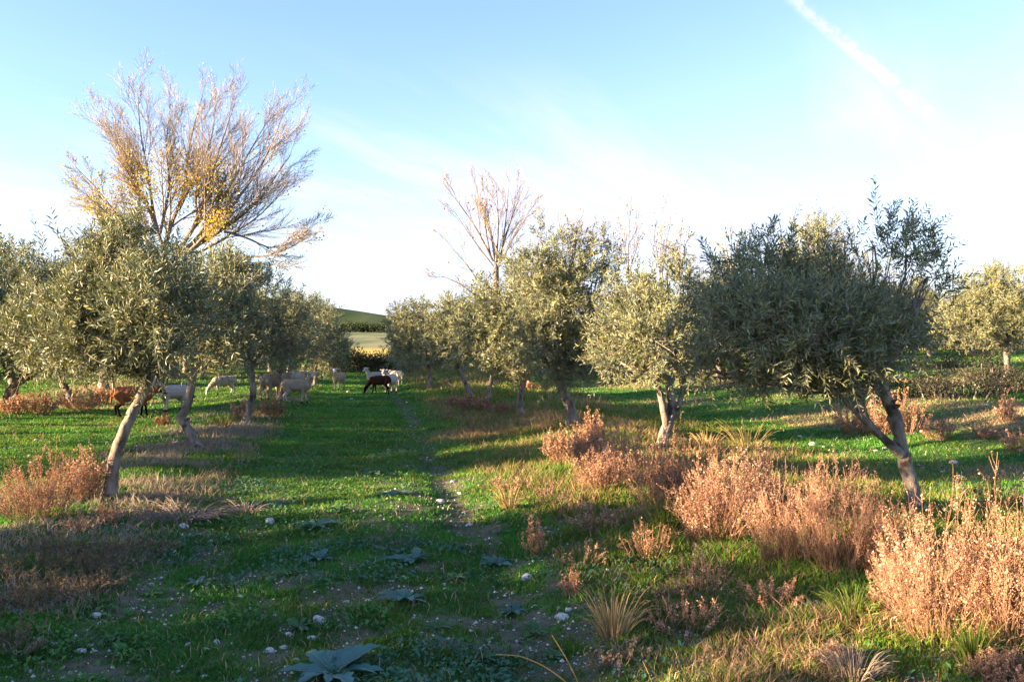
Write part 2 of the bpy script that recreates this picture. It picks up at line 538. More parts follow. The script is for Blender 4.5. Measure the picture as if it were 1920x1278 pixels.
def build_grass():
    g = MB(); dr = MB()
    for n, d0, d1, t5 in ((330000, 3.4, 9, True), (300000, 9, 22, False), (300000, 22, 75, False)):
        x, y = fan(n, d0, d1)
        path, left, rightb, dry, bare, tall, n1, n2 = zones(x, y)
        keep = RNG.random(n) > bare * .93
        isdry = RNG.random(n) < dry * .78 + .04
        clump = fbm(x * 6, y * 6, 50, 2)
        h = (.018 + .075 * clump * tall) * RNG.uniform(.6, 1.35, n) * (1 + .012 * y)
        w = .0011 * y * RNG.uniform(.7, 1.5, n) + .001
        k = keep & ~isdry
        c = mixc((.040, .150, .020), (.098, .280, .032), RNG.random(n) * .6 + .4 * n1)
        c = mixc_rows(c, np.array((.16, .17, .02)), sstep(fbm(x * .9 + 40, y * .9, 77, 3), .50, .66) * RNG.random(n) * .8)
        c = mixc_rows(c, np.array((.034, .105, .016)), sstep(fbm(x * 1.9 + 10, y * 1.9, 78, 2), .50, .64) * .7)
        c = mixc_rows(c, np.array((.045, .15, .040)), path * RNG.random(n) * .6 * (1 - sstep(y, 9, 16)))
        c = mixc_rows(c, np.array((.17, .21, .020)), rightb * RNG.random(n) * .75)
        blades(g, x[k], y[k], h[k] * (1 + .5 * rightb[k]), w[k], RNG.uniform(.15, .9, k.sum()), c[k], t5)
        k = keep & isdry
        cd = mixc((.20, .135, .075), (.40, .31, .20), RNG.random(n))
        cd = mixc_rows(cd, np.array((.27, .24, .205)), left * RNG.uniform(.5, 1, n) * .9)
        cd = mixc_rows(cd, np.array((.30, .15, .07)), rightb * RNG.random(n) * .6)
        blades(dr, x[k], y[k], h[k] * RNG.uniform(.9, 2.2, k.sum()), w[k] * .8, RNG.uniform(.2, 1.3, k.sum()), cd[k], t5)
    tag(g.obj('grass', [M_GRASS]), 'short green grass covering the orchard floor', 'grass', kind='stuff')
    tag(dr.obj('dry_grass', [M_DRY]), 'tan and grey dead grass along the tree rows', 'dry grass', kind='stuff')
    # low broad-leaved weeds
    wd = MB()
    n = 120000
    x, y = fan(n, 3.4, 17)
    path, left, rightb, dry, bare, tall, n1, n2 = zones(x, y)
    pn = fbm(x * 2.2, y * 2.2, 61, 2)
    k = (RNG.random(n) < (sstep(pn, .44, .60) * (path + .12 * rightb + .3 * left + .25)) * (1 - .6 * bare))
    x, y, n1 = x[k], y[k], pn[k]
    n = len(x)
    az = RNG.uniform(0, 6.283, n); el = RNG.uniform(.05, .9, n)
    D = np.stack([np.cos(az) * np.cos(el), np.sin(az) * np.cos(el), np.sin(el)], 1)
    P = np.stack([x, y, H(x, y) + RNG.uniform(0, .045, n)], 1)
    L_ = RNG.uniform(.013, .036, n) * (1 + .05 * y)
    c = mixc((.034, .128, .026), (.090, .225, .046), RNG.random(n))
    c = mixc_rows(c, np.array((.06, .155, .10)), (vnoise(x * 1.1, y * 1.1, 66) > .6) * .8)
    leaves(wd, P, D, L_, L_ * RNG.uniform(.45, .8, n), c, nrm=np.array([0, 0, 1.0]) + RNG.normal(size=(n, 3)) * .35)
    tag(wd.obj('low_weeds', [M_WEED]), 'low broad-leaved green weeds on the path', 'weeds', kind='stuff')
    # fine gravel on bare soil
    gv = MB()
    n = 40000
    x, y = fan(n, 3.4, 26)
    path, left, rightb, dry, bare, tall, n1, n2 = zones(x, y)
    k = RNG.random(n) < bare * .6 + .02
    x, y = x[k], y[k]; n = len(x)
    r = np.minimum(RNG.lognormal(math.log(.0052), .6, n), .013) * (1 + .03 * y)
    oc = np.array([(1, 0, 0), (0, 1, 0), (-1, 0, 0), (0, -1, 0), (0, 0, .8), (0, 0, -.6)], float)
    V = oc[None] * r[:, None, None] * RNG.uniform(.6, 1.3, (n, 6, 1)) + np.stack([x, y, H(x, y) + r * .5], 1)[:, None]
    fo = np.array([(0, 1, 4), (1, 2, 4), (2, 3, 4), (3, 0, 4), (1, 0, 5), (2, 1, 5), (3, 2, 5), (0, 3, 5)])
    F = (np.arange(n) * 6)[:, None, None] + fo[None]
    gv.add(V.reshape(-1, 3), F.reshape(-1, 3))
    tag(gv.obj('gravel', [M_PEBBLE]), 'fine pale gravel on the bare soil of the track', 'gravel', kind='stuff')
build_grass()

# ------------------------------------------------------------------ olive trees
def bez(a, b, c, n):
    t = np.linspace(0, 1, n)[:, None]
    return (1 - t) ** 2 * a + 2 * t * (1 - t) * b + t * t * c

def olive(label, base, trunk, clumps, leaf=.062, shoots=900, group='olive trees of the grove', fruit=0, r0=.1, r1=.06, extra=(), spikes=(), up=.55, dens=None, name='olive_tree', stubs=5, sh_len=.28, gold=.30, gaps=True):
    """base, trunk points and clump centres in world metres; clumps are (centre, rx, rz)"""
    base = np.asarray(base, float)
    root = thing(name, label, 'olive tree', base, group)
    tr = MB(); cr = MB()
    T = np.asarray(trunk, float) - base
    T[0, 2] -= .06
    n = len(T)
    # smooth trunk
    tt = np.linspace(0, n - 1, n * 5)
    S = np.stack([np.interp(tt, np.arange(n), T[:, k]) for k in range(3)], 1)
    for _ in range(3):
        S[1:-1] = .25 * S[:-2] + .5 * S[1:-1] + .25 * S[2:]
    S[1:-1] += RNG.normal(size=S[1:-1].shape) * r0 * .05
    q = np.linspace(0, 1, len(S))
    R = r0 + (r1 - r0) * q + r0 * .85 * np.exp(-q * len(S) * .75)
    tube(tr, S, R, 12, wob=.10)
    top = S[-1]
    for k in range(stubs):                                   # knots and pruned stubs
        i = RNG.integers(2, len(S) - 2); a = RNG.uniform(0, 6.28)
        d = np.array([math.cos(a), math.sin(a), .5])
        tube(tr, np.array([S[i], S[i] + d * R[i] * 1.2, S[i] + d * R[i] * 1.55]), [R[i] * .5, R[i] * .34, R[i] * .1], 6)
    for pts, ra, rb in extra:
        E = np.asarray(pts, float) - base
        te = np.linspace(0, len(E) - 1, len(E) * 4)
        E = np.stack([np.interp(te, np.arange(len(E)), E[:, k]) for k in range(3)], 1)
        for _ in range(2):
            E[1:-1] = .25 * E[:-2] + .5 * E[1:-1] + .25 * E[2:]
        tube(tr, E, np.linspace(ra, rb, len(E)), 7, wob=.06)
    vol = np.array([c[1] * c[1] * c[2] for c in clumps]) ** .8
    vol = vol / vol.sum()
    allP = []; allD = []
    for (c, rx, rz), v in zip(clumps, vol):
        c = np.asarray(c, float) - base
        m = max(8, int(shoots * v))
        d = unit(RNG.normal(size=(m, 3)))
        rad = RNG.random(m) ** (1 / 2.4) * (1 + .18 * RNG.normal(size=m))
        P = c + d * rad[:, None] * np.array([rx, rx, rz])
        D = unit(.7 * d + np.array([0, 0, up]) + .55 * RNG.normal(size=(m, 3)))
        D[:, 2] += np.maximum(d[:, 2] - .25, 0) * 1.3 - np.maximum(-d[:, 2] - .1, 0) * 1.1; D = unit(D)
        allP.append(P); allD.append(D)
        # limb to the clump
        s0 = S[-1 - RNG.integers(0, max(1, len(S) // 6))]
        ln = np.linalg.norm(c - s0)
        midp = (s0 + c) / 2 + np.array([0, 0, -.12 * ln]) + RNG.normal(size=3) * .1 * ln
        B = bez(s0, midp, c, 9)
        B[1:-1] += RNG.normal(size=B[1:-1].shape) * .02 * ln
        tube(tr, B, np.linspace(r1 * .62, r1 * .16, 9), 6)
        for k in RNG.choice(m, min(m, 9), replace=False):
            e = P[k]; s = B[RNG.integers(3, 9)]
            mm = (s + e) / 2 + RNG.normal(size=3) * .12 * rx
            tube(tr, bez(s, mm, e, 5), np.linspace(r1 * .20, r1 * .05, 5), 4)
    for p, d in spikes:                                     # long upright shoots standing out of the crown
        p = np.asarray(p, float) - base; d = np.asarray(d, float)
        k = 7
        tt = np.linspace(0, 1, k)[:, None]
        allP.append(p + d * tt + RNG.normal(size=(k, 3)) * .02); allD.append(unit(d + RNG.normal(size=(k, 3)) * .28 * np.linalg.norm(d)))
    P = np.concatenate(allP); D = np.concatenate(allD); m = len(P)
    gp = fbm((P[:, 0] + base[0]) * 2.1 + P[:, 2] * 1.3, (P[:, 1] + base[1]) * 2.1 - P[:, 2] * 1.7, 97, 2)
    ok = (P[:, 2] > .28) & (RNG.random(m) < (sstep(gp, .32, .46) * .93 + .07 if gaps else 1.0))
    P, D = P[ok], D[ok]; m = len(P)
    Ls = RNG.uniform(.6, 1.25, m) * np.where(RNG.random(m) < .10, 1.55, 1.0) * sh_len * (leaf / .085) ** .6
    bend = RNG.normal(size=(m, 3)) * .25 + np.array([0, 0, -.12])
    K = 3
    t3 = np.linspace(0, 1, K)[None, :, None]
    Q = P[:, None] + D[:, None] * Ls[:, None, None] * t3 + bend[:, None] * Ls[:, None, None] * t3 ** 2 * .5
    tubes3(cr, Q, np.full(m, .0028 * leaf / .085), np.full(m, .0012 * leaf / .085), np.array((.16, .15, .10)), 1)
    pairs = 8
    tk = np.linspace(.12, 1.0, pairs)
    tone = RNG.random(m)
    for i, t in enumerate(tk):
        base_p = P + D * (Ls * t)[:, None] + bend * (Ls * t * t * .5)[:, None]
        ax = unit(D + bend * t)
        rv = unit(np.cross(ax, RNG.normal(size=(m, 3))))
        for s in (1, -1):
            dd = unit(ax * RNG.uniform(.5, 1.1, (m, 1)) + s * rv * .9 + np.array([0, 0, .1]))
            L_ = leaf * RNG.uniform(.65, 1.2, m) * (1 - .35 * max(0, t - .8) / .2)
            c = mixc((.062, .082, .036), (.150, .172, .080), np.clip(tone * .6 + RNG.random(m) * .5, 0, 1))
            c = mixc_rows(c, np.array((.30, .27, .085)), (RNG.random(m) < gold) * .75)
            leaves(cr, base_p, dd, L_, L_ * .215, c, 0)
    if fruit:
        fr = MB()
        ii = RNG.choice(m, fruit)
        u8 = np.array([(math.cos(a) * math.cos(e), math.sin(a) * math.cos(e), 1.3 * math.sin(e)) for e in (-1.57, -.6, .4, 1.57) for a in np.arange(6) * 1.047])
        fo = np.array([(r * 6 + j, r * 6 + (j + 1) % 6, r * 6 + 6 + (j + 1) % 6, r * 6 + 6 + j) for r in range(3) for j in range(6)])
        for i in ii:
            p = P[i] + D[i] * Ls[i] * RNG.uniform(.2, .8) + RNG.normal(size=3) * .012
            fr.add(p + u8 * RNG.uniform(.008, .012), fo)
        o = fr.obj('fruit', [M_FRUIT], root, True)
        o['kind'] = 'stuff'; o['label'] = 'ripe black olives among the leaves'
    tr.obj('trunk', [M_BARK], root, True)
    cr.obj('crown', [M_OLIVE, M_BARK], root)
    return root

def clumps_px(lst, d, rnd=.55, sx=1.0):
    """(px, py, r px [, depth offset m]) at distance d -> world clumps"""
    out = []
    for c in lst:
        off = c[3] if len(c) > 3 else RNG.uniform(-rnd, rnd)
        r = c[2] / FPX * d
        out.append((pt(c[0], c[1], d + off), r * sx, r * .85))
    return out

def trunk_px(lst, d, ground=True):
    P = [pt(x, y, d + i * .03) for i, (x, y) in enumerate(lst)]
    if ground:
        P[0][2] = float(H(P[0][0], P[0][1]))
    return P

G = 'olive trees of the grove'
def olive_px(label, trunk, r_base_px, clumps, shoots, leaf, d=None, rnd=.6, **kw):
    b = at(*trunk[0])
    d = d or b[1]
    T = trunk_px(trunk, d)
    return olive(label, T[0], T, clumps_px(clumps, d, rnd), leaf=leaf, shoots=int(shoots * 1.04), r0=r_base_px / FPX * d * .35, r1=r_base_px / FPX * d * .35 * .68, **kw)

def near_left():
    tr = [(205, 935), (212, 865), (238, 795), (262, 748), (288, 690)]
    cl = [(80, 628, 60, -.1), (55, 600, 42, .4), (135, 632, 58, -.5), (190, 555, 70, 0), (225, 490, 60, .2), (232, 452, 34, .1), (170, 520, 40, .5), (295, 550, 72, -.3), (318, 618, 64, .1),
          (250, 664, 46, .3), (278, 690, 26, -.1), (110, 648, 34, .3), (275, 600, 70, -.6), (312, 505, 42, .4), (200, 622, 60, -.2), (150, 580, 50, -.3), (370, 612, 36, -.2), (35, 632, 32, .2)]
    olive_px('olive tree leaning right beside the lone russet bush on the left of the track', tr, 33, cl, 2500, .084, rnd=.5, fruit=60,
             spikes=[(pt(150, 500, 9.3), (-.15, 0, .22)), (pt(240, 440, 9.3), (.02, .05, .2)), (pt(205, 450, 9.4), (-.05, 0, .25))])
    tr = [(370, 838), (356, 808), (337, 783), (354, 760), (360, 715), (366, 680)]
    cl = [(400, 598, 64), (388, 540, 54), (430, 622, 50), (352, 618, 48), (420, 518, 34), (440, 575, 46), (375, 652, 34), (420, 656, 30)]
    olive_px('olive tree with a crooked elbowed trunk, between the leaning and the slim one', tr, 27, cl, 1400, .11)
    tr = [(458, 797), (468, 765), (476, 735), (472, 700), (474, 680)]
    cl = [(450, 530, 50), (470, 580, 70), (520, 600, 62), (490, 650, 60), (425, 510, 42), (545, 640, 45), (450, 650, 55), (500, 545, 45), (425, 490, 26)]
    olive_px('olive tree with a slim grey trunk, its foot beside the pair of russet bushes', tr, 20, cl, 1300, .10)
    tr = [(525, 752), (527, 725), (522, 700)]
    cl = [(560, 600, 48), (530, 630, 55), (575, 640, 46), (540, 670, 36), (600, 645, 34), (505, 660, 40), (545, 580, 30)]
    olive_px('olive tree standing between the sheep, dark crown above their backs', tr, 15, cl, 900, .11, rnd=1.0)
    tr = [(590, 722), (592, 705), (590, 685)]
    cl = [(600, 600, 34), (590, 635, 40), (620, 640, 30), (610, 665, 30), (632, 655, 20), (580, 665, 32), (600, 580, 20)]
    olive_px('olive tree behind the ram, last tall one of the left row', tr, 11, cl, 700, .14, rnd=1.2)
    tr = [(640, 706), (640, 695), (638, 682)]
    cl = [(625, 640, 22), (640, 655, 18), (630, 668, 20), (612, 655, 22)]
    olive_px('small dark olive at the far left end of the track', tr, 7, cl, 350, .17, rnd=1.0)
    # second row on the left
    tr = [(18, 772), (12, 742), (28, 718), (50, 700)]
    cl = [(20, 600, 60), (60, 640, 60), (-30, 640, 60), (90, 620, 45), (40, 680, 45), (100, 670, 40), (-10, 690, 40), (50, 575, 40)]
    olive_px('olive tree with a forked trunk at the left edge, russet bushes at its foot', tr, 24, cl, 1100, .10, extra=[([pt(12, 742, 21), pt(25, 725, 21), pt(60, 705, 20.8)], .08, .05)])
    tr = [(138, 755), (128, 735), (112, 705)]
    cl = [(120, 640, 55), (150, 600, 50), (170, 660, 45), (90, 650, 45), (130, 680, 40)]
    olive_px('olive tree with a pale leaning trunk in the second row, russet bushes around it', tr, 19, cl, 800, .12)
    tr = [(216, 748), (213, 725), (210, 700)]
    cl = [(220, 650, 50), (190, 630, 45), (250, 660, 45), (215, 680, 40)]
    olive_px('olive tree with a thin straight trunk just behind the brown sheep rump', tr, 9, cl, 700, .13)
near_left()

def near_right():
    d = at(1725, 962)[1]
    tr = [(1725, 962), (1708, 905), (1692, 850), (1680, 790), (1658, 735), (1640, 690)]
    cl = [(1390, 560, 62, -.1), (1350, 640, 52, .2), (1450, 510, 60, .3), (1480, 630, 88, -.4), (1560, 560, 88, .1), (1600, 640, 88, -.5), (1660, 520, 78, .2), (1700, 470, 48, .1),
          (1715, 560, 62, -.1), (1425, 690, 56, .1), (1530, 695, 60, -.1), (1660, 625, 76, .1), (1410, 485, 34, .2), (1640, 450, 42, .4), (1370, 600, 52, -.4), (1610, 700, 46, .2), (1740, 520, 34, .3),
          (1340, 690, 36, .2), (1540, 620, 80, -.8), (1440, 600, 70, -.7), (1680, 585, 66, -.5), (1500, 560, 60, .8), (1600, 580, 60, .9)]
    cl = [(c[0], c[1] + (14 if c[1] < 520 else 0), c[2] * .92, c[3]) for c in cl]
    sp = [(pt(x, y, d + RNG.uniform(-.5, .5)), v) for x, y, v in ((1440, 478, (-.02, 0, .22)), (1640, 440, (-.03, 0, .18)), (1695, 460, (.06, 0, .2)), (1668, 448, (.02, 0, .2)), (1735, 480, (.05, 0, .18)), (1400, 495, (-.08, 0, .18)), (1752, 545, (.2, 0, .08)),
          (1755, 580, (.24, 0, .06)), (1475, 485, (.02, 0, .14)), (1560, 485, (0, 0, .2)), (1360, 525, (-.12, 0, .18)), (1340, 560, (-.16, 0, .1)), (1520, 480, (-.03, 0, .16)), (1600, 470, (.03, 0, .17)), (1720, 500, (.14, 0, .14)), (1330, 610, (-.2, 0, .03)), (1745, 615, (.2, 0, -.02)), (1420, 505, (-.03, 0, .2)))]
    ex = [([pt(1690, 852, d), pt(1640, 806, d - .1), pt(1606, 772, d - .2), pt(1578, 742, d - .25), pt(1520, 712, d - .2)], .045, .018),
          ([pt(1650, 812, d - .1), pt(1625, 780, d), pt(1618, 735, d + .1)], .016, .01)]
    olive_px('olive tree leaning left above the big russet bushes, nearest on the right side', tr, 40, cl, 3000, .080, fruit=150, extra=ex, spikes=sp, up=.75, stubs=12)
    tr = [(1238, 840), (1252, 795), (1262, 768), (1256, 735), (1250, 705)]
    cl = [(1150, 610, 52), (1200, 560, 58), (1255, 545, 60), (1290, 600, 56), (1230, 640, 74), (1165, 665, 46), (1285, 660, 46), (1250, 515, 26), (1130, 640, 36), (1215, 690, 34), (1310, 560, 26), (1215, 600, 60), (1270, 690, 26)]
    d2 = at(1238, 840)[1]
    olive_px('olive tree with a twin-stemmed lit trunk, second along the right row', tr, 30, cl, 1900, .09,
             extra=[([pt(1250, 800, d2), pt(1240, 745, d2), pt(1228, 705, d2), pt(1240, 680, d2)], .06, .03), ([pt(1255, 790, d2), pt(1275, 755, d2 + .1), pt(1285, 700, d2 + .2)], .05, .03)])
    tr = [(1072, 799), (1073, 768), (1055, 735), (1045, 700)]
    cl = [(1000, 510, 48), (1060, 490, 54), (1110, 530, 54), (1040, 575, 62), (1100, 600, 56), (1010, 630, 52), (1070, 665, 52), (1012, 445, 20), (1128, 480, 30), (1125, 650, 44), (1080, 450, 20), (1000, 560, 50), (1060, 540, 55), (1045, 690, 36)]
    olive_px('tallest olive of the right row, trunk bent like an S', tr, 30, cl, 1800, .10, spikes=[(pt(1014, 440, 18), (0, 0, .3)), (pt(1130, 460, 18), (.02, 0, .25))])
    tr = [(976, 779), (974, 745), (985, 705)]
    cl = [(930, 565, 50), (905, 605, 42), (950, 620, 56), (960, 535, 44), (925, 655, 46), (980, 665, 44), (985, 600, 46), (960, 690, 30)]
    olive_px('olive tree with a straight dark trunk beside the S-bent one', tr, 20, cl, 1400, .11)
    tr = [(915, 750), (918, 725), (924, 700)]
    cl = [(885, 610, 38), (905, 650, 40), (865, 640, 36), (930, 605, 34), (900, 580, 28), (900, 675, 30)]
    olive_px('olive tree whose short trunk has a dark swollen foot, right row', tr, 14, cl, 850, .12, rnd=.9)
    tr = [(884, 741), (870, 712), (858, 690)]
    cl = [(850, 600, 34), (825, 620, 32), (860, 650, 36), (832, 658, 32), (845, 575, 22), (850, 630, 34)]
    olive_px('olive tree with a thin trunk leaning left, russet bushes at its foot', tr, 13, cl, 850, .13, rnd=1.0)
    tr = [(805, 728), (806, 710), (803, 690)]
    cl = [(790, 612, 36), (765, 600, 28), (780, 645, 36), (752, 640, 28), (810, 655, 32), (765, 668, 28), (790, 585, 22), (820, 625, 26)]
    olive_px('olive tree with a thin upright dark trunk near the cream sheep', tr, 9, cl, 800, .15, rnd=1.2)
    tr = [(762, 706), (762, 694), (758, 684)]
    cl = [(748, 610, 22), (760, 640, 26), (742, 650, 20), (770, 665, 24), (748, 590, 14), (745, 672, 18)]
    olive_px('last olive at the far right end of the track', tr, 8, cl, 450, .17, rnd=1.0)
    # behind the nearest right tree
    d = 17.0
    b = pt(1604, 800, d); b[2] = float(H(b[0], b[1]))
    T = [b, pt(1612, 775, d), pt(1615, 735, d), pt(1600, 690, d)]
    cl = clumps_px([(1520, 460, 42), (1560, 450, 38), (1500, 500, 48), (1560, 510, 54), (1620, 520, 48), (1480, 560, 50), (1560, 580, 60), (1640, 580, 50), (1600, 640, 50), (1530, 430, 24), (1572, 425, 18)], d)
    olive('sunlit yellow-green olive tree rising behind the nearest right tree', b, T, cl, leaf=.085, shoots=1700, r0=.09, r1=.06, gold=.5)  # extra yellow leaves paint warm sunlight into this crown's colour
    d = at(1890, 706)[1]
    cl = [(1850, 560, 52), (1905, 545, 46), (1800, 600, 42), (1895, 610, 52), (1840, 610, 42), (1868, 522, 28), (1780, 612, 30), (1930, 585, 44), (1830, 575, 30), (1880, 640, 24)]
    olive_px('sunlit golden olive tree at the right edge of the grove', [(1890, 706), (1888, 672), (1885, 645)], 17, cl, 2000, .12, rnd=1.2, gold=.55)  # raised share of yellow leaves: the sunlit look is put into leaf colour
near_right()

# further rows: one generic tree with its parts, copied
def generic(label, base, seed_cl, shoots, leaf):
    b = np.asarray(base, float)
    cl = [(b + np.array(c[:3]), c[3], c[4]) for c in seed_cl]
    T = [b, b + np.array([.08, .02, .4]), b + np.array([.02, .05, .85]), b + np.array([-.1, 0, 1.25])]
    return olive(label, b, T, cl, leaf=leaf, shoots=shoots, r0=.11, r1=.075, gaps=False)
def gz(x, y):
    return np.array([x, y, float(H(x, y))])
SHAPE_A = [(-.7, .2, 1.7, .75, .62), (.6, -.3, 1.8, .75, .65), (0, .5, 2.2, .8, .62), (.1, -.6, 2.3, .65, .55), (-.3, -.4, 2.8, .5, .45), (.4, .3, 2.9, .45, .42), (-.9, -.5, 2.1, .5, .45), (.95, .5, 2.2, .5, .42)]
SHAPE_B = [(-.8, -.3, 1.5, .7, .55), (.75, .2, 1.6, .8, .6), (0, 0, 2.0, .9, .6), (-.5, .6, 2.2, .65, .5), (.5, -.5, 2.5, .55, .5), (-.1, .1, 3.1, .4, .5), (1.1, -.2, 2.0, .45, .42)]
proto_a = generic('dark olive in the row behind the right row, seen between the twin-stemmed and S-bent trees', gz(5.7, 34), SHAPE_A, 1150, .13)
proto_b = generic('dark olive in the row behind, seen left of the twin-stemmed trunk', gz(3.4, 38), SHAPE_B, 1150, .13)
spots = [
    (9.4, 27.5, 'a', 'shaded olive seen through the gap under the nearest right crown'),
    (7.6, 31, 'b', 'shaded olive behind the twin-stemmed tree, right of its trunk'),
    (1.6, 42, 'a', 'dim olive beyond the S-bent trunk'),
    (-.4, 44, 'b', 'dim olive beyond the straight dark trunk of the right row'),
    (-2.6, 49, 'a', 'far dim olive beyond the tree with the swollen foot'),
    (14.2, 42, 'b', 'far shaded olive just right of the nearest right crown'),
    (18.4, 46, 'a', 'far shaded olive behind the golden tree, left of its trunk'),
    (23.0, 47, 'b', 'far shaded olive behind the golden tree, right of its trunk'),
    (27.5, 47, 'a', 'far shaded olive at the right picture edge'),
    (21.0, 56, 'a', 'olive deep in the back row behind the golden tree'),
    (16.0, 57, 'b', 'olive deep in the back row left of the golden tree'),
    (26.5, 58, 'b', 'olive deep in the back row at the right edge'),
    (11.0, 55, 'a', 'olive deep in the back row behind the nearest right tree'),
    (-14.3, 33, 'a', 'dark olive in the second left row, above the brown sheep', 1.38),
    (-15.6, 38, 'b', 'dark olive in the second left row, behind the pale lamb', 1.38),
    (-16.4, 43, 'a', 'dim olive far along the second left row', 1.38),
    (-17.3, 48, 'b', 'dimmest olive at the far end of the second left row', 1.38),
    (-21.5, 37, 'a', 'dark olive in the third left row by the left edge'),
    (-22.4, 43, 'b', 'dark olive in the third left row behind the forked trunk'),
    (-20.6, 31.5, 'b', 'olive of the third left row cut by the left edge'),
    # trees that stand outside the frame on the sun side and throw the shade
    (-13.2, 22.6, 'a', 'dark olive of the second left row between the forked trunk and the pale leaning one', 1.25),
    (-11.6, 44.5, 'b', 'dark olive filling the left side of the lane end', 1.2),
    (-13.4, 47.5, 'a', 'dark olive behind the ram, filling under the left crowns', 1.25),
    (-20.0, 50, 'b', 'dark olive closing the view under the left crowns', 1.35),
    (-24.5, 50, 'a', 'dark olive closing the view behind the brown sheep', 1.35),
    (-29.0, 50, 'b', 'dark olive closing the view behind the forked left trunk', 1.35),
    (-10.9, 9.5, 'a', 'young olive outside the left edge next to the gap in the second row', .80),
    (-11.4, 13.4, 'b', 'olive outside the left edge behind the first shade tree, second row', 1.0),
    (-12.2, 16.9, 'a', 'olive outside the left edge next along the second row', 1.1),
    (-13.9, 19.7, 'b', 'olive outside the left edge in front of the forked trunk', .95),
    (-11.9, 15.4, 'a', 'olive just outside the left edge, second row', 1.12),
    (-12.6, 18.4, 'b', 'olive of the second left row cut off by the left edge', 1.15),
    (-13.7, 28.6, 'b', 'dark olive in the second left row right above the brown sheep rump', 1.35),
    (-14.8, 35.6, 'a', 'dark olive in the second left row behind the elbowed trunk', 1.38),
    (-15.9, 40.6, 'b', 'dim olive in the second left row behind the slim trunk', 1.38),
    (21.5, 51, 'b', 'dark spreading olive closing the view under the golden tree', 1.35),
    (24.5, 52, 'a', 'dark spreading olive closing the view right of the golden trunk', 1.35),
    (28.5, 53, 'b', 'dark spreading olive at the very right of the back row', 1.35),
    (30.5, 48, 'a', 'dark olive beyond the right picture edge', 1.3),
    (18.6, 52, 'a', 'dark spreading olive closing the view left of the golden trunk', 1.35),
    (-11.2, 11.4, 'b', 'olive outside the left edge abreast of the leaning tree'),
    (-9.9, 4.6, 'a', 'olive outside the frame left of the camera', .80),
    (-9.5, 2.4, 'b', 'young olive outside the frame just left of the camera', .80),
    (-9.1, .2, 'b', 'olive outside the frame beside the camera', .80),
    (-8.6, -2.4, 'a', 'olive outside the frame behind the camera on the left'),
    (-8.2, -4.9, 'a', 'olive outside the frame well behind the camera'),
    (-8.0, -7.2, 'b', 'olive outside the frame far behind the camera'),
]
for i, (x, y, k, lab, *sc) in enumerate(spots):
    sc = sc[0] if sc else None
    dup(proto_a if k == 'a' else proto_b, gz(x, y), RNG.uniform(0, 6.28), sc if sc else (RNG.uniform(.95, 1.2) if 'outside' not in lab else RNG.uniform(.68, .78)), label=lab)

# ------------------------------------------------------------------ poplars
def grow(mbT, P0, D0, L, R0, depth, out, tw_sides=4, spread=.5, upb=.35, nch=(7, 5), curl=.25):
    """one branch and its children; collects the twig points in out"""
    n = 6 if depth > 0 else 4
    d = np.asarray(D0, float); p = np.asarray(P0, float)
    pts = [p]
    for i in range(n - 1):
        d = unit(d + np.array([0, 0, upb / n]) + RNG.normal(size=3) * curl / n)
        p = p + d * L / (n - 1); pts.append(p)
    pts = np.array(pts)
    if depth == 0:
        out['twig'].append((pts, R0)); return
    tube(mbT, pts, np.linspace(R0, R0 * .25, n), tw_sides)
    out['limb'].append(pts)
    k = nch[0] if depth > 1 else nch[1]
    for j in range(k):
        t = .18 + .82 * (j + RNG.random()) / k
        i = min(int(t * (n - 1)), n - 2); f = t * (n - 1) - i
        q = pts[i] * (1 - f) + pts[i + 1] * f
        tan = unit(pts[i + 1] - pts[i])
        side = unit(np.cross(tan, RNG.normal(size=3)))
        dd = unit(tan + side * spread * RNG.uniform(.6, 1.3))
        grow(mbT, q, dd, L * RNG.uniform(.38, .62) * (1.15 - .45 * t), R0 * .42, depth - 1, out, 3 if depth < 2 else 4, spread, upb, nch, curl)

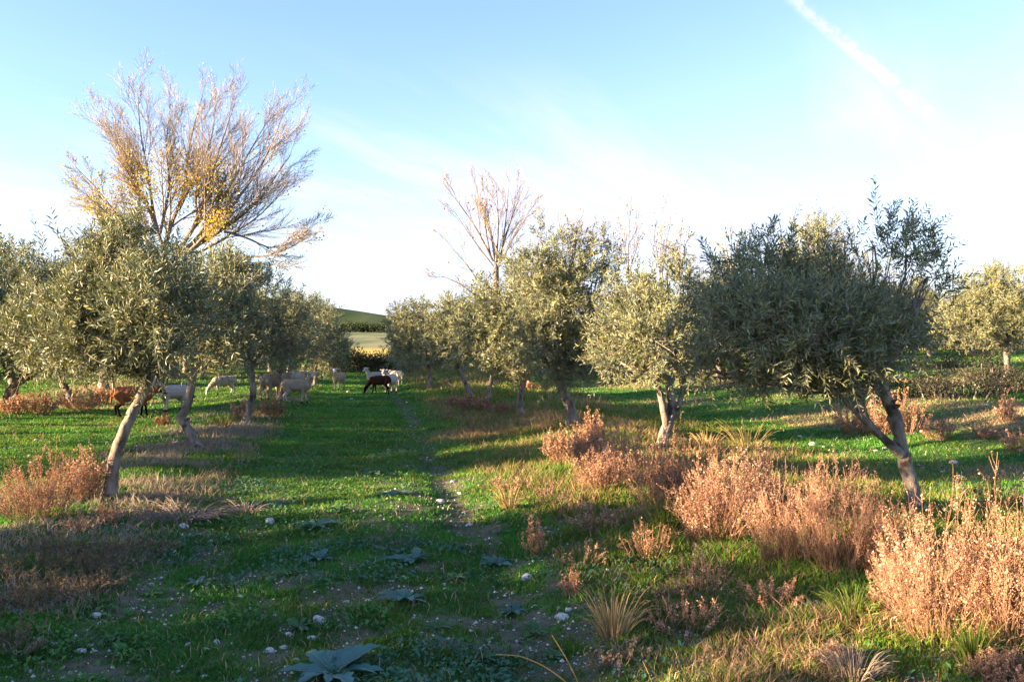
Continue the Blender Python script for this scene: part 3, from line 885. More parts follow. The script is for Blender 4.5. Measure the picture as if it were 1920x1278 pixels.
def poplar(label, base, trunk, limbs, twig_r=.007, nch=(8, 6), leafdef=None, r0=.3, group='poplars behind the grove', twig_len=None, spread=.5, extra_depth=2):
    """limbs: list of (polyline world, radius); leafdef: function(points)->(prob, colour)"""
    base = np.asarray(base, float)
    root = thing('poplar_tree', label, 'poplar', base, group)
    tr = MB(); cr = MB()
    T = np.asarray(trunk, float) - base
    tube(tr, T, np.linspace(r0, r0 * .7, len(T)), 10, wob=.03)
    out = {'twig': [], 'limb': []}
    for pts, r in limbs:
        E = np.asarray(pts, float) - base
        te = np.linspace(0, len(E) - 1, 12)
        E = np.stack([np.interp(te, np.arange(len(E)), E[:, k]) for k in range(3)], 1)
        for _ in range(2):
            E[1:-1] = .25 * E[:-2] + .5 * E[1:-1] + .25 * E[2:]
        n = len(E); ln = np.linalg.norm(np.diff(E, axis=0), axis=1).sum()
        tube(tr, E, np.linspace(r, r * .12, n) , 7)
        out['limb'].append(E)
        m = max(4, int(nch[0] * min(1.0, ln / (.16 * base[1]))))
        for j in range(m):
            t = .12 + .88 * (j + RNG.random()) / m
            i = min(int(t * (n - 1)), n - 2); f = t * (n - 1) - i
            q = E[i] * (1 - f) + E[i + 1] * f
            tan = unit(E[i + 1] - E[i])
            side = unit(np.cross(tan, RNG.normal(size=3)))
            dd = unit(tan + side * spread * RNG.uniform(.5, 1.5))
            grow(tr, q, dd, ln * RNG.uniform(.26, .46) * (1.25 - .75 * t), max(r * (1 - .85 * t) * .5, twig_r * 1.8), extra_depth - 1, out, 4, spread, .30, nch, .5)
    tw = np.array([a for a, _ in out['twig']])
    tubes3(cr, tw, np.full(len(tw), twig_r), np.full(len(tw), twig_r * .5), np.array((.3, .2, .15)), 1)
    if leafdef:
        P = tw.reshape(-1, 3)
        P = np.concatenate([P, np.concatenate(out['limb'])])
        P = np.repeat(P, leafdef['rep'], 0)
        P = P + RNG.normal(size=P.shape) * leafdef['jit']
        pr, colr = leafdef['fn'](P + base)
        k = RNG.random(len(P)) < pr
        P = P[k]; colr = colr[k]; m = len(P)
        D = unit(RNG.normal(size=(m, 3)) + np.array([0, 0, -.5]))
        L_ = leafdef['size'] * RNG.uniform(.7, 1.3, m)
        leaves(cr, P, D, L_, L_ * .8, colr, 0)
    tr.obj('trunk', [M_BARK_P], root, True)
    cr.obj('crown', [M_LEAF, M_TWIG_P], root)
    return root

def limbs_px(lst, d, dep=1.5):
    out = []
    for pts, rpx in lst:
        o = RNG.uniform(-dep, dep)
        out.append(([pt(x, y, d + o * i / max(1, len(pts) - 1)) for i, (x, y) in enumerate(pts)], rpx / FPX * d * .34))
    return out

def build_poplars():
    d = 38.0
    b = pt(318, 700, d); b[2] = float(H(b[0], b[1]))
    sq = lambda L0: [([(x, 490 + (y - 490) * .87) for x, y in a], q) for a, q in L0]
    L_ = limbs_px(sq([([(312, 500), (305, 450), (330, 390), (348, 330), (350, 250), (380, 130)], 15),
                   ([(305, 460), (285, 380), (280, 300), (262, 220), (258, 115)], 10),
                   ([(300, 440), (265, 340), (225, 260), (195, 175)], 9),
                   ([(330, 470), (365, 420), (385, 350), (405, 270), (440, 150)], 14),
                   ([(330, 480), (375, 440), (420, 350), (460, 270), (500, 190)], 13),
                   ([(345, 480), (400, 420), (450, 350), (500, 270), (535, 160)], 13),
                   ([(350, 470), (420, 420), (480, 370), (545, 260)], 11),
                   ([(345, 490), (420, 440), (480, 400), (540, 330)], 9),
                   ([(420, 425), (470, 440), (510, 470), (560, 440), (597, 405)], 7),
                   ([(450, 480), (500, 480), (545, 460), (590, 430)], 7),
                   ([(250, 440), (220, 390), (180, 330), (140, 285)], 7),
                   ([(300, 470), (260, 430), (200, 370), (140, 345)], 8),
                   ([(300, 430), (320, 330), (310, 240), (320, 150)], 9),
                   ([(335, 380), (370, 300), (400, 220), (405, 140)], 8),
                   ([(285, 380), (240, 290), (215, 190)], 7),
                   ([(400, 480), (460, 490), (520, 500)], 5)]), d)

    def fn(P):
        pxx = 960 + FPX * P[:, 0] / P[:, 1]; pyy = 639 - FPX * (P[:, 2] - CAMH) / P[:, 1]
        n = fbm(P[:, 0] * .9 + P[:, 1] * .6, P[:, 2] * .9, 71, 2)
        low = sstep(pyy, 250, 430)
        pr = low * (.25 + .75 * sstep(n, .28, .64)) * (.07 + 1.0 * np.exp(-((pxx - 285) / 75) ** 2) * np.exp(-((pyy - 410) / 140) ** 2) + .30 * np.exp(-((pxx - 400) / 60) ** 2)) * (1 - .97 * sstep(pxx, 410, 460)) + .006
        g = sstep(pyy, 380, 520)
        c = mixc((.46, .36, .040), (.58, .46, .075), RNG.random(len(P)))
        c = mixc_rows(c, np.array((.48, .28, .05)), RNG.random(len(P)) * .5)
        c = mixc_rows(c, mixc((.12, .15, .02), (.28, .24, .03), RNG.random(len(P))), g * .9)
        return pr * .62, c
    poplar('tall half-bare poplar with golden leaves rising behind the left olives', b, [b, pt(316, 600, d), pt(312, 500, d)], [([p * np.array([1, 1, 1]) for p in a], q) for a, q in L_], .0054, (13, 7),
           dict(rep=4, jit=.20, size=.095, fn=fn), r0=.38, spread=.5, extra_depth=3)
    d = 52.0
    b = pt(930, 690, d); b[2] = float(H(b[0], b[1]))
    L_ = limbs_px([([(930, 500), (925, 450), (900, 380), (885, 325)], 7), ([(925, 490), (895, 430), (860, 380), (835, 350)], 6), ([(930, 490), (935, 420), (930, 340)], 7), ([(935, 490), (955, 420), (985, 340)], 6),
                   ([(935, 500), (965, 440), (1010, 370)], 5), ([(920, 480), (908, 420), (915, 340)], 5), ([(915, 560), (880, 500), (850, 470), (830, 440)], 4), ([(900, 560), (860, 530), (810, 510)], 4), ([(940, 480), (950, 400), (955, 335)], 5), ([(928, 490), (915, 400), (905, 345)], 4), ([(930, 500), (945, 430), (972, 350)], 4), ([(926, 500), (880, 440), (845, 385)], 4), ([(932, 500), (975, 420), (1000, 395)], 4)], d, 1.2)

    def fn2(P):
        pyy = 639 - FPX * (P[:, 2] - CAMH) / P[:, 1]
        n = fbm(P[:, 0] * .8, P[:, 2] * .8, 73, 2)
        c = mixc((.42, .20, .04), (.50, .30, .06), RNG.random(len(P)))
        return (.03 + .3 * sstep(n, .5, .68)) * sstep(pyy, 330, 430) * .25, c
    poplar('bare poplar with fanned reddish branches behind the middle of the grove', b, [b, pt(930, 600, d), pt(930, 500, d)], L_, .0068, (8, 6), dict(rep=1, jit=.2, size=.13, fn=fn2), r0=.26, spread=.34, extra_depth=3)
    d = 60.0
    b = pt(1060, 688, d); b[2] = float(H(b[0], b[1]))
    L_ = limbs_px([([(1055, 500), (1070, 440), (1095, 400)], 4), ([(1052, 500), (1055, 440), (1045, 410)], 4), ([(1060, 500), (1080, 450), (1105, 425)], 3)], d, 1)
    poplar('small bare treetop showing right behind the S-bent olive', b, [b, pt(1058, 600, d), pt(1055, 500, d)], L_, .013, (8, 7), dict(rep=1, jit=.2, size=.15, fn=fn2), r0=.2)

    def fn3(P):
        c = mixc((.30, .26, .06), (.40, .30, .07), RNG.random(len(P)))
        return np.full(len(P), .26), c
    for x, top, lab in ((1180, 380, 'slender upright poplar between the S-bent and twin-stemmed olives'), (1240, 395, 'thin dark upright poplar above the twin-stemmed olive'),
                        (1275, 425, 'slender pale poplar just left of the nearest right crown'), (1372, 425, 'faint slim poplar showing through the nearest right crown')):
        d = 62.0
        b = pt(x, 690, d); b[2] = float(H(b[0], b[1]))
        L_ = limbs_px([([(x, 560), (x - 2, 480), (x + 2, top)], 5), ([(x, 540), (x - 8, 470), (x - 18, top + 40)], 3), ([(x, 530), (x + 9, 460), (x + 16, top + 25)], 3), ([(x, 510), (x + 12, 470), (x + 22, top + 60)], 3)], d, .7)
        poplar(lab, b, [b, pt(x, 620, d), pt(x, 560, d)], L_, .014, (8, 8), dict(rep=1, jit=.15, size=.15, fn=fn3), r0=.16, spread=.3)
    # leafy green poplar by the left edge
    d = 34.0
    b = pt(-10, 705, d); b[2] = float(H(b[0], b[1]))
    L_ = limbs_px([([(-10, 600), (0, 540), (12, 470)], 6), ([(-10, 600), (25, 545), (45, 490)], 5), ([(-10, 610), (-30, 540), (-40, 470)], 6), ([(-10, 600), (30, 570), (60, 530)], 4), ([(-10, 600), (-5, 520), (-15, 455)], 5)], d, 1)

    def fn4(P):
        c = mixc((.045, .105, .015), (.10, .16, .03), RNG.random(len(P)))
        c = mixc_rows(c, np.array((.26, .22, .03)), (RNG.random(len(P)) < .15) * .8)
        return np.full(len(P), .75), c
    poplar('leafy green poplar cut by the left picture edge', b, [b, pt(-10, 650, d), pt(-10, 600, d)], L_, .010, (5, 4), dict(rep=2, jit=.16, size=.16, fn=fn4), r0=.2)
    # big leafy tree outside the frame on the sun side: its shade falls on the nearest right crown
    b = gz(-14.2, 3.3)
    S_ = b + np.array([0, 0, 4.2])
    lim = [([S_, S_ + np.array([a, c, e]) * .6 + np.array([0, 0, .2]), S_ + np.array([a, c, e])], .1) for a, c, e in
           ((-.6, 1.2, 2.4), (.4, -1.2, 2.6), (.2, .3, 3.0), (-.3, -.7, 2.0), (.5, .8, 1.6), (-.2, 1.6, 1.5), (.1, -1.7, 1.7), (0, 0, 2.2))]
    poplar('leafy poplar outside the frame on the sunward side', b, [b, b + np.array([0, 0, 2.0]), S_], lim, .010, (6, 5), dict(rep=4, jit=.25, size=.26, fn=fn4), r0=.22)
build_poplars()

# ------------------------------------------------------------------ hedges
def shrub_mass(name, label, cat, centre, size, n, leaf, c1, c2, group=None, mat=None):
    """leafy shrub: stems and leaf clumps; centre on the ground, size (lx, ly, h)"""
    c = np.asarray(centre, float); lx, ly, h = size
    root = thing(name, label, cat, c, group)
    st = MB(); lf = MB()
    ns = 26
    a = RNG.uniform(-.4, .4, (ns, 2)) * np.array([lx, ly])
    e = a * 1.25 + RNG.normal(size=(ns, 2)) * .1
    P = np.stack([np.concatenate([a, np.zeros((ns, 1)) - .05], 1), np.concatenate([(a + e) / 2, np.full((ns, 1), h * .5)], 1), np.concatenate([e, h * RNG.uniform(.6, 1.0, (ns, 1))], 1)], 1)
    tubes3(st, P, np.full(ns, .02), np.full(ns, .006), np.array((.1, .08, .06)))
    k = n // 12
    cx = RNG.uniform(-.5, .5, k) * lx; cy = RNG.uniform(-.5, .5, k) * ly
    top = h * (.7 + .45 * vnoise(cx * 1.7 + c[0], cy * 1.7 + c[1], 90)) * (1 - .35 * (np.abs(cx) / lx * 2) ** 3)
    cz = top * RNG.random(k) ** .6
    Q = np.repeat(np.stack([cx, cy, cz], 1), 12, 0) + RNG.normal(size=(k * 12, 3)) * leaf * 1.6
    Q[:, 2] = np.maximum(Q[:, 2], .02)
    D = unit(RNG.normal(size=(len(Q), 3)) + np.array([0, 0, .5]))
    L_ = leaf * RNG.uniform(.6, 1.3, len(Q))
    leaves(lf, Q, D, L_, L_ * .5, mixc(c1, c2, RNG.random(len(Q))), 0)
    st.obj('stems', [M_BARK], root)
    lf.obj('foliage', [mat or M_LEAF], root)
    return root
GH = 'dark bushes across the end of the track'
for px, w, hh, lab in ((655, 2.6, 1.05, 'dark bush at the left of the gap ending the track'), (688, 2.4, .85, 'low dark bush in the middle of the gap beyond the track'),
                       (722, 2.4, .95, 'dark bush behind the brown grazing sheep'), (758, 2.6, 1.3, 'taller dark bush behind the cream sheep'), (622, 2.8, 1.5, 'tall dark bush behind the left row end')):
    d = 48.0
    x = (px - 960) / FPX * d
    shrub_mass('bush', lab, 'bush', gz(x, d), (w * .62, 1.2, hh), 2600, .11, (.022, .032, .016), (.05, .065, .03), GH)
GT = 'trees of the hedgerow below the hill'
for px, w, hh, lab in ((640, 9, 3.4, 'far dark hedgerow clump at the left below the hill'), (664, 8, 3.0, 'far dark hedgerow clump, second from the left below the hill'), (686, 8, 2.8, 'far dark hedgerow clump in the middle below the hill'),
                       (708, 8, 2.7, 'far dark hedgerow clump, second from the right below the hill'), (730, 8, 2.6, 'far dark hedgerow clump at the right below the hill')):
    d = 280.0
    x = (px - 960) / FPX * d
    shrub_mass('hedgerow', lab, 'hedge', gz(x, d), (w * .62, 3, hh * .62), 2600, .5, (.02, .04, .014), (.045, .07, .022), GT)
# grey bushes under the golden tree
GG = 'grey-green bushes in the right background'
GB = 'dark brush closing the view behind the right background'
for px, d, lab in ((1690, 58, 'dark brush band right of the nearest right crown, far back'), (1760, 60, 'dark brush band left of the golden tree, far back'), (1830, 61, 'dark brush band behind the golden trunk, far back'), (1900, 60, 'dark brush band at the right edge, far back'), (1975, 58, 'dark brush band beyond the right picture edge'), (1620, 60, 'dark brush band behind the leaning trunk, far back'),
                   (500, 56, 'dark brush closing the view behind the standing sheep'), (420, 57, 'dark brush closing the view behind the grazing lamb'), (340, 56, 'dark brush closing the view behind the elbowed trunk'), (255, 57, 'dark brush closing the view behind the russet-brown sheep'), (165, 57, 'dark brush closing the view behind the pale leaning trunk'), (70, 57, 'dark brush closing the view behind the forked trunk')):
    x = (px - 960) / FPX * d
    shrub_mass('bush', lab, 'bush', gz(x, d), (3.4, 1.6, 1.9), 2600, .14, (.022, .034, .018), (.055, .07, .035), GB)
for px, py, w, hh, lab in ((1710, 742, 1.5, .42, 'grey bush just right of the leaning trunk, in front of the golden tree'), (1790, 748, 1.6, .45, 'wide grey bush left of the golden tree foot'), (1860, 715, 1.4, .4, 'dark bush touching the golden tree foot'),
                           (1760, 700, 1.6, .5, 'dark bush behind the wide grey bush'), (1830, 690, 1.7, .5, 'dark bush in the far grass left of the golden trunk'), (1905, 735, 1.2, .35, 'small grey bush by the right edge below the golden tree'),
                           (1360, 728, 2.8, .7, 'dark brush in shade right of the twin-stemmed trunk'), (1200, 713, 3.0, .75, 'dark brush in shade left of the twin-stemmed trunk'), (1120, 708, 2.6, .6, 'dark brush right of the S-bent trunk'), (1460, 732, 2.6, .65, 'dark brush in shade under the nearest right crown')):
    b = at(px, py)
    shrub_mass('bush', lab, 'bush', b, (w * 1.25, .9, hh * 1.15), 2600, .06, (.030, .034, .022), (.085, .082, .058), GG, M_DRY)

# ------------------------------------------------------------------ dry russet bushes
def dry_bush(label, px, py, h_px, w_px, tone=0.0, group='dry russet bushes', q=1.0, lean=0.0, grey=0.0):
    b = at(px, py); d = b[1]
    h = h_px / FPX * d * 1.10; w = w_px / FPX * d * 1.08
    root = thing('dry_bush', label, 'bush', b, group)
    st = MB(); fl = MB()
    n = int((70 + 60 * min(1, w_px / 150)) * q)
    k = 7
    az = RNG.uniform(0, 6.283, n); rr = np.sqrt(RNG.random(n))
    b0 = np.stack([np.cos(az) * rr * w * .22, np.sin(az) * rr * w * .18, np.zeros(n) - .03], 1)
    plume = .72 + .55 * vnoise(az * 1.4 + px * .37, rr * 2.2 + py * .21, 95)
    hh = h * (1.0 - .40 * rr ** 2) * plume * RNG.uniform(.55, 1.08, n)
    tip = b0 + np.stack([np.cos(az) * rr * w * .36 + lean * h, np.sin(az) * rr * w * .30, hh], 1) + RNG.normal(size=(n, 3)) * np.array([.04, .04, 0]) * w
    ctrl = b0 * .35 + tip * .65; ctrl[:, 2] = hh * .42
    t = np.linspace(0, 1, k)[None, :, None]
    P = (1 - t) ** 2 * b0[:, None] + 2 * t * (1 - t) * ctrl[:, None] + t ** 2 * tip[:, None]
    P[:, 1:] += RNG.normal(size=(n, k - 1, 3)) * .012 * h
    wid = max(.0022, d * .00028)
    b0[:, :2] *= .8 if q > .55 else .4
    tube(st, np.array([[0, 0, -.06], [0, 0, -.02], [0, 0, .03]]), [w * .10, w * .12, w * .03], 8)
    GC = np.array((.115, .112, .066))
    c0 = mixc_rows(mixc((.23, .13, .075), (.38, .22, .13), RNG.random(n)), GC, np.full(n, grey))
    tubes3(st, P, np.full(n, wid), np.full(n, wid * .5), c0)
    # side twigs
    m = int(11 * n * q)
    i = RNG.integers(0, n, m); tt = RNG.random(m) ** .8 * .88 + .12
    f = tt * (k - 1); j = np.minimum(f.astype(int), k - 2); f = (f - j)[:, None]
    s = P[i, j] * (1 - f) + P[i, j + 1] * f
    tan = unit(P[i, j + 1] - P[i, j])
    dd = unit(tan * .9 + unit(np.cross(tan, RNG.normal(size=(m, 3)))) * .55 + np.array([0, 0, .25]))
    ln = h * RNG.uniform(.07, .22, m) * (1.15 - .65 * tt)
    Q = np.stack([s, s + dd * (ln * .5)[:, None] + RNG.normal(size=(m, 3)) * .01 * h, s + dd * ln[:, None] + np.array([0, 0, .06]) * ln[:, None]], 1)
    tubes3(st, Q, np.full(m, wid * .55), np.full(m, wid * .3), mixc_rows(mixc((.26, .15, .09), (.44, .27, .17), RNG.random(m)), GC, np.full(m, grey)))
    # seed husks along the twigs and stem tips
    m2 = int(9000 * q * min(1.3, (w_px * h_px / 25000.0) ** .4))
    a = RNG.integers(0, m, m2); e = RNG.random(m2)[:, None]
    S = Q[a, 0] * (1 - e) + Q[a, 2] * e + RNG.normal(size=(m2, 3)) * .006
    keepp = RNG.random(m2) < sstep(S[:, 2], .02 * h, .45 * h) * .85 + .15
    S = S[keepp]; m2 = len(S)
    L_ = max(.0075, .0013 * d) * RNG.lognormal(0, .42, m2)
    D = unit(RNG.normal(size=(m2, 3)) + np.array([0, 0, .6]))
    pal = RNG.uniform(.8, 1.15); warm = RNG.uniform(-.04, .05)
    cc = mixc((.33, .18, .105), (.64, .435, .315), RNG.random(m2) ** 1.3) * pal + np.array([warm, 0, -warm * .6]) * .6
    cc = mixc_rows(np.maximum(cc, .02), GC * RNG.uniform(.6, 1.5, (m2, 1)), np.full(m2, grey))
    cc = mixc_rows(cc, np.array((.30, .11, .06)), np.full(m2, tone))
    leaves(fl, S, D, L_, L_ * .75, cc, 0)
    st.obj('stems', [M_DRY], root); fl.obj('seed_heads', [M_DRY], root)
    return root
BUSHES = [
    ('tall russet bush cut by the right edge at the lower right corner', 1895, 1200, 280, 170),
    ('broad tall russet bush in front of the leaning trunk foot, lower right', 1765, 1195, 265, 215),
    ('low bushy russet growth spreading left of the lower right bush', 1690, 1160, 130, 110),
    ('big pale russet bush standing alone left of the leaning trunk', 1575, 1075, 215, 165),
    ('russet bush pressed against the left side of the big pale one', 1475, 1060, 175, 130),
    ('dense dark-hearted russet bush, fourth back along the right row', 1345, 1015, 165, 150),
    ('russet bush right in front of the twin-stemmed trunk', 1245, 965, 140, 135),
    ('russet bush left of the twin-stemmed trunk', 1165, 905, 105, 95),
    ('small russet bush under the S-bent trunk', 1062, 868, 72, 75),
    ('thin russet bush beside the S-bent trunk foot', 1110, 855, 85, 45),
    ('russet bush right of the twin-stemmed trunk, behind the front bushes', 1420, 960, 110, 110),
    ('russet bush behind the leaning trunk, on its left side', 1605, 812, 62, 80),
    ('tall russet bush directly behind the leaning trunk', 1650, 815, 72, 70),
    ('russet bush behind the leaning trunk, on its right side', 1702, 813, 80, 70),
    ('little russet tuft in the sunny grass right of the leaning trunk', 1758, 825, 45, 50),
    ('single russet bush by the right edge in the sunny clearing', 1890, 790, 46, 42),
    ('low russet patch at the right edge below the clearing bush', 1912, 845, 40, 60),
    ('low russet tuft on the sunny bank of the clearing', 1845, 822, 28, 60),
    ('russet bush wedged between the big pale one and the lower right growth', 1655, 1075, 135, 100),
    ('russet bush filling the row left of the twin-stemmed trunk bushes', 1125, 925, 85, 90),
    ('russet bush behind the dense dark-hearted one', 1390, 985, 150, 120),
    ('russet bush behind the one in front of the twin-stemmed trunk', 1300, 960, 120, 110),
    ('russet bush between the small S-bent trunk bush and its neighbours', 1115, 895, 95, 80),
    ('sparse dry weed on the bank above the golden stalks', 1120, 1000, 60, 90),
    ('sparse dry weed near the bank top, left of the dense bush', 1180, 985, 55, 100),
    ('sparse dry growth right of the yellow tussock', 1290, 1190, 80, 130),
    ('sparse dry growth in front of the big pale bush', 1450, 1140, 70, 120),
    ('wispy russet bush in shadow above the lower right corner', 1860, 960, 90, 80),
    ('large lone russet bush by the left edge of the picture', 75, 975, 125, 140),
    ('thin russet bush between the lone bush and the leaning left trunk', 155, 940, 95, 75),
    ('russet bush at the foot of the forked left trunk', 22, 775, 38, 50),
    ('rounded russet bush right of the forked left trunk', 75, 777, 45, 66),
    ('russet bush under the pale leaning trunk of the second left row', 150, 770, 46, 70),
    ('narrow russet bush just left of the brown sheep', 192, 757, 35, 25),
    ('russet bush right of the slim grey trunk, in front of the standing sheep', 508, 783, 44, 52),
    ('russet bush left of the slim grey trunk', 455, 783, 40, 38),
    ('tiny russet tuft in the grass below the pale lamb', 305, 797, 22, 28),
    ('red-brown bush at the foot of the thin left-leaning trunk', 878, 770, 34, 36),
    ('red-brown bush between the thin trunk and the swollen trunk', 908, 774, 30, 34),
    ('red-brown tuft right of the swollen trunk', 940, 776, 24, 30),
    ('red-brown tuft left of the thin left-leaning trunk', 848, 765, 28, 28),
    ('small russet tuft in the grass under the tall S-bent olive', 995, 730, 14, 20),
    ('small dry seed plant on the bank beside the track', 1002, 1042, 78, 42),
    ('small dry seed plant on the bank left of the yellow tussock', 1072, 1118, 72, 36),
    ('dry sprig below the leaning left trunk', 205, 985, 60, 34),
    ('dry sprig left of the leaning left trunk, below the lone bush', 150, 1000, 52, 60),
    ('sparse russet growth on the bank between track and bushes', 1310, 1120, 95, 130),
    ('sparse dry growth on the bank above the yellow tussock', 1215, 1050, 75, 100),
    ('low brown tuft at the bottom right among stones', 1560, 1262, 60, 90),
    ('low russet tuft in the bottom right corner', 1880, 1285, 70, 120),
]
for i, (lab, px, py, h_, w_) in enumerate(BUSHES):
    tone = .35 if 'red-brown' in lab else RNG.uniform(0, .15)
    q = .35 if ('sparse' in lab or 'sprig' in lab or 'seed plant' in lab or 'wispy' in lab) else (1.0 if py > 850 else .55)
    dry_bush(lab, px, py, h_, w_, tone, q=q, grey=RNG.uniform(0, .14))

# ------------------------------------------------------------------ grass tussocks, stalks and leafy plants
def tussock(label, px, py, h_px, w_px, n, c1, c2, name='grass_tussock', group=None, arch=.5, wid=.0032):
    b = at(px, py); d = b[1]; h = h_px / FPX * d; w = w_px / FPX * d
    az = RNG.uniform(0, 6.283, n); r = np.sqrt(RNG.random(n))
    b0 = np.stack([np.cos(az) * r * w * .16, np.sin(az) * r * w * .14, np.full(n, -.02)], 1)
    hh = h * RNG.uniform(.45, 1.05, n)
    tip = b0 + np.stack([np.cos(az) * r * w * .5, np.sin(az) * r * w * .4, hh * RNG.uniform(1 - arch * .7, 1, n)], 1)
    ct = b0 * .5 + tip * .5; ct[:, 2] = hh * .75
    t = np.linspace(0, 1, 6)[None, :, None]
    P = (1 - t) ** 2 * b0[:, None] + 2 * t * (1 - t) * ct[:, None] + t ** 2 * tip[:, None]
    mb = MB()
    tubes3(mb, P, np.full(n, wid), np.full(n, wid * .3), mixc(c1, c2, RNG.random(n)))
    o = mb.obj(name, [M_DRY])
    o.location = tuple(float(v) for v in b)
    return tag(o, label, 'grass tussock', group)
GTU = 'grass tussocks on the bank'
YEL = ((.36, .25, .10), (.58, .43, .20)); GRN = ((.06, .13, .015), (.20, .24, .05)); OL = ((.16, .15, .05), (.32, .26, .10))
tussock('yellow dry grass tussock on the bank, right of the seed plants', 1150, 1195, 115, 130, 110, *YEL, group=GTU)
tussock('green grass tussock in front of the dense russet bush', 1245, 1000, 85, 90, 150, *GRN, group=GTU)
tussock('green grass tussock between the dense and big pale russet bushes', 1405, 1010, 90, 60, 110, *GRN, group=GTU)
tussock('arching olive-green tussock on the grass beyond the front bushes', 1400, 845, 70, 110, 70, *OL, group=GTU, wid=.004)
tussock('pale yellow tussock right of the twin-stemmed trunk', 1325, 845, 45, 70, 90, *YEL, group=GTU, wid=.004)
tussock('small yellow tussock on the shaded bank beside the track', 955, 955, 60, 70, 70, *YEL, group=GTU)
tussock('yellow-green tussock by the slim grey left trunk', 420, 800, 30, 60, 70, *OL, group=GTU, wid=.005)
tussock('grey straw heap lying flat below the leaning left trunk', 345, 975, 42, 190, 260, (.17, .14, .12), (.32, .28, .24), group=GTU, arch=1.3)
tussock('small grey straw heap right of the flat one', 462, 962, 36, 90, 90, (.17, .14, .12), (.32, .28, .24), group=GTU, arch=1.2)
tussock('pale dry grass tuft at the bottom right among the stones', 1600, 1285, 90, 130, 150, (.32, .25, .16), (.52, .42, .28), group=GTU)
tussock('green tuft at the foot of the low russet growth, lower right', 1600, 1170, 80, 120, 130, *GRN, group=GTU)
tussock('green tuft in the shadow between the two tall russet bushes', 1825, 1250, 110, 90, 110, *GRN, group=GTU)
tussock('green tuft below the lone left bush', 140, 1030, 30, 70, 90, *GRN, group=GTU)
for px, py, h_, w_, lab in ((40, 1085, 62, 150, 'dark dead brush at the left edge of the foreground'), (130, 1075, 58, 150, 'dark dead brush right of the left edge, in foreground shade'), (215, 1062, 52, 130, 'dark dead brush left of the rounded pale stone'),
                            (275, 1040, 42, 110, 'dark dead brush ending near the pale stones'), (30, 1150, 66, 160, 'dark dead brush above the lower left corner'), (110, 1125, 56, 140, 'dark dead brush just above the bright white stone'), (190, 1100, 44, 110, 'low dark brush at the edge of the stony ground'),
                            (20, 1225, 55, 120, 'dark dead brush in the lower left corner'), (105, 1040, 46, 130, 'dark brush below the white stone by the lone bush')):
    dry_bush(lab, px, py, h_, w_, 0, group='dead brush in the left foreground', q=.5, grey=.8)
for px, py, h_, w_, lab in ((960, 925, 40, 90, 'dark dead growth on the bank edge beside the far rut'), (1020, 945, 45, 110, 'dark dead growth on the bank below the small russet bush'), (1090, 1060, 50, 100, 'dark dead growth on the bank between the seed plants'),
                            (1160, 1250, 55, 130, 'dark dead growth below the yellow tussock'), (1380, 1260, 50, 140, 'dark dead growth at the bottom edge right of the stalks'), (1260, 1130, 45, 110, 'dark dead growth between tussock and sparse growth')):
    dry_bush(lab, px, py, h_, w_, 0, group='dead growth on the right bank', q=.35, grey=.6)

def stalks():
    b = at(1095, 1300); d = b[1]
    mb = MB()
    def arc(pts, w0):
        P = np.array([pt(x, y, d + o) for x, y, o in pts]) - b
        t = np.linspace(0, len(P) - 1, 24)
        P = np.stack([np.interp(t, np.arange(len(P)), P[:, k]) for k in range(3)], 1)
        for _ in range(4):
            P[1:-1] = .25 * P[:-2] + .5 * P[1:-1] + .25 * P[2:]
        tube(mb, P, np.linspace(w0, w0 * .5, 24), 5, (.55, .36, .13))
    arc([(1085, 1310, 0), (1060, 1275, -.02), (1020, 1247, -.05), (975, 1228, -.1), (930, 1226, -.15)], .0045)
    arc([(1095, 1310, 0), (1080, 1270, 0), (1060, 1230, -.03), (1035, 1190, -.06)], .004)
    arc([(1235, 1330, 0), (1220, 1270, 0), (1205, 1238, 0)], .003)
    arc([(1300, 1330, 0), (1315, 1280, 0), (1328, 1250, 0)], .003)
    o = mb.obj('grass_stalks', [M_DRY], smooth=True); o.location = tuple(float(v) for v in b)
    tag(o, 'few golden grass stalks arching in at the bottom edge', 'grass stalks')
stalks()

def rosette(label, px, py, r_px, nl=10, c1=(.055, .145, .125), c2=(.090, .20, .165), lift=.35, group='leafy rosettes on the track', lobes=4):
    b = at(px, py); d = b[1]; R = r_px / FPX * d
    mb = MB()
    for i in range(nl):
        a = 6.283 * (i + RNG.uniform(-.3, .3)) / nl
        L = R * RNG.uniform(.6, 1.1); W = L * RNG.uniform(.34, .46)
        n = 15
        t = np.linspace(0, 1, n)
        el = lift * RNG.uniform(.5, 1.5)
        z = np.sin(t * 2.1) * L * el * .75 + .012
        ca, sa = math.cos(a), math.sin(a)
        C_ = np.stack([ca * L * t, sa * L * t, z], 1)
        S = np.array([-sa, ca, 0])
        prof = np.sin(np.clip(t, .02, 1) ** .8 * math.pi) ** .7 * .5 * W * (.55 + .45 * np.abs(np.sin(t * math.pi * lobes + .4))) * (t < .999)
        tw = RNG.normal() * .25
        l = C_ + (S * prof[:, None]) + np.array([0, 0, 1]) * (prof * (.28 + tw))[:, None]
        r = C_ - (S * prof[:, None]) + np.array([0, 0, 1]) * (prof * (.28 - tw))[:, None]
        V = np.concatenate([l, C_, r])
        j = np.arange(n - 1)
        F = np.concatenate([np.stack([j, j + n, j + n + 1, j + 1], 1), np.stack([j + n, j + 2 * n, j + 2 * n + 1, j + n + 1], 1)])
        mb.add(V, F, mixc(c1, c2, np.full(len(F), RNG.random())))
        tube(mb, C_ + np.array([0, 0, .002]), np.linspace(R * .016, R * .003, n), 4, (.20, .26, .17))
    o = mb.obj('leafy_plant', [M_WEED], smooth=False)
    o.location = tuple(float(v) for v in b)
    return tag(o, label, 'plant', group)
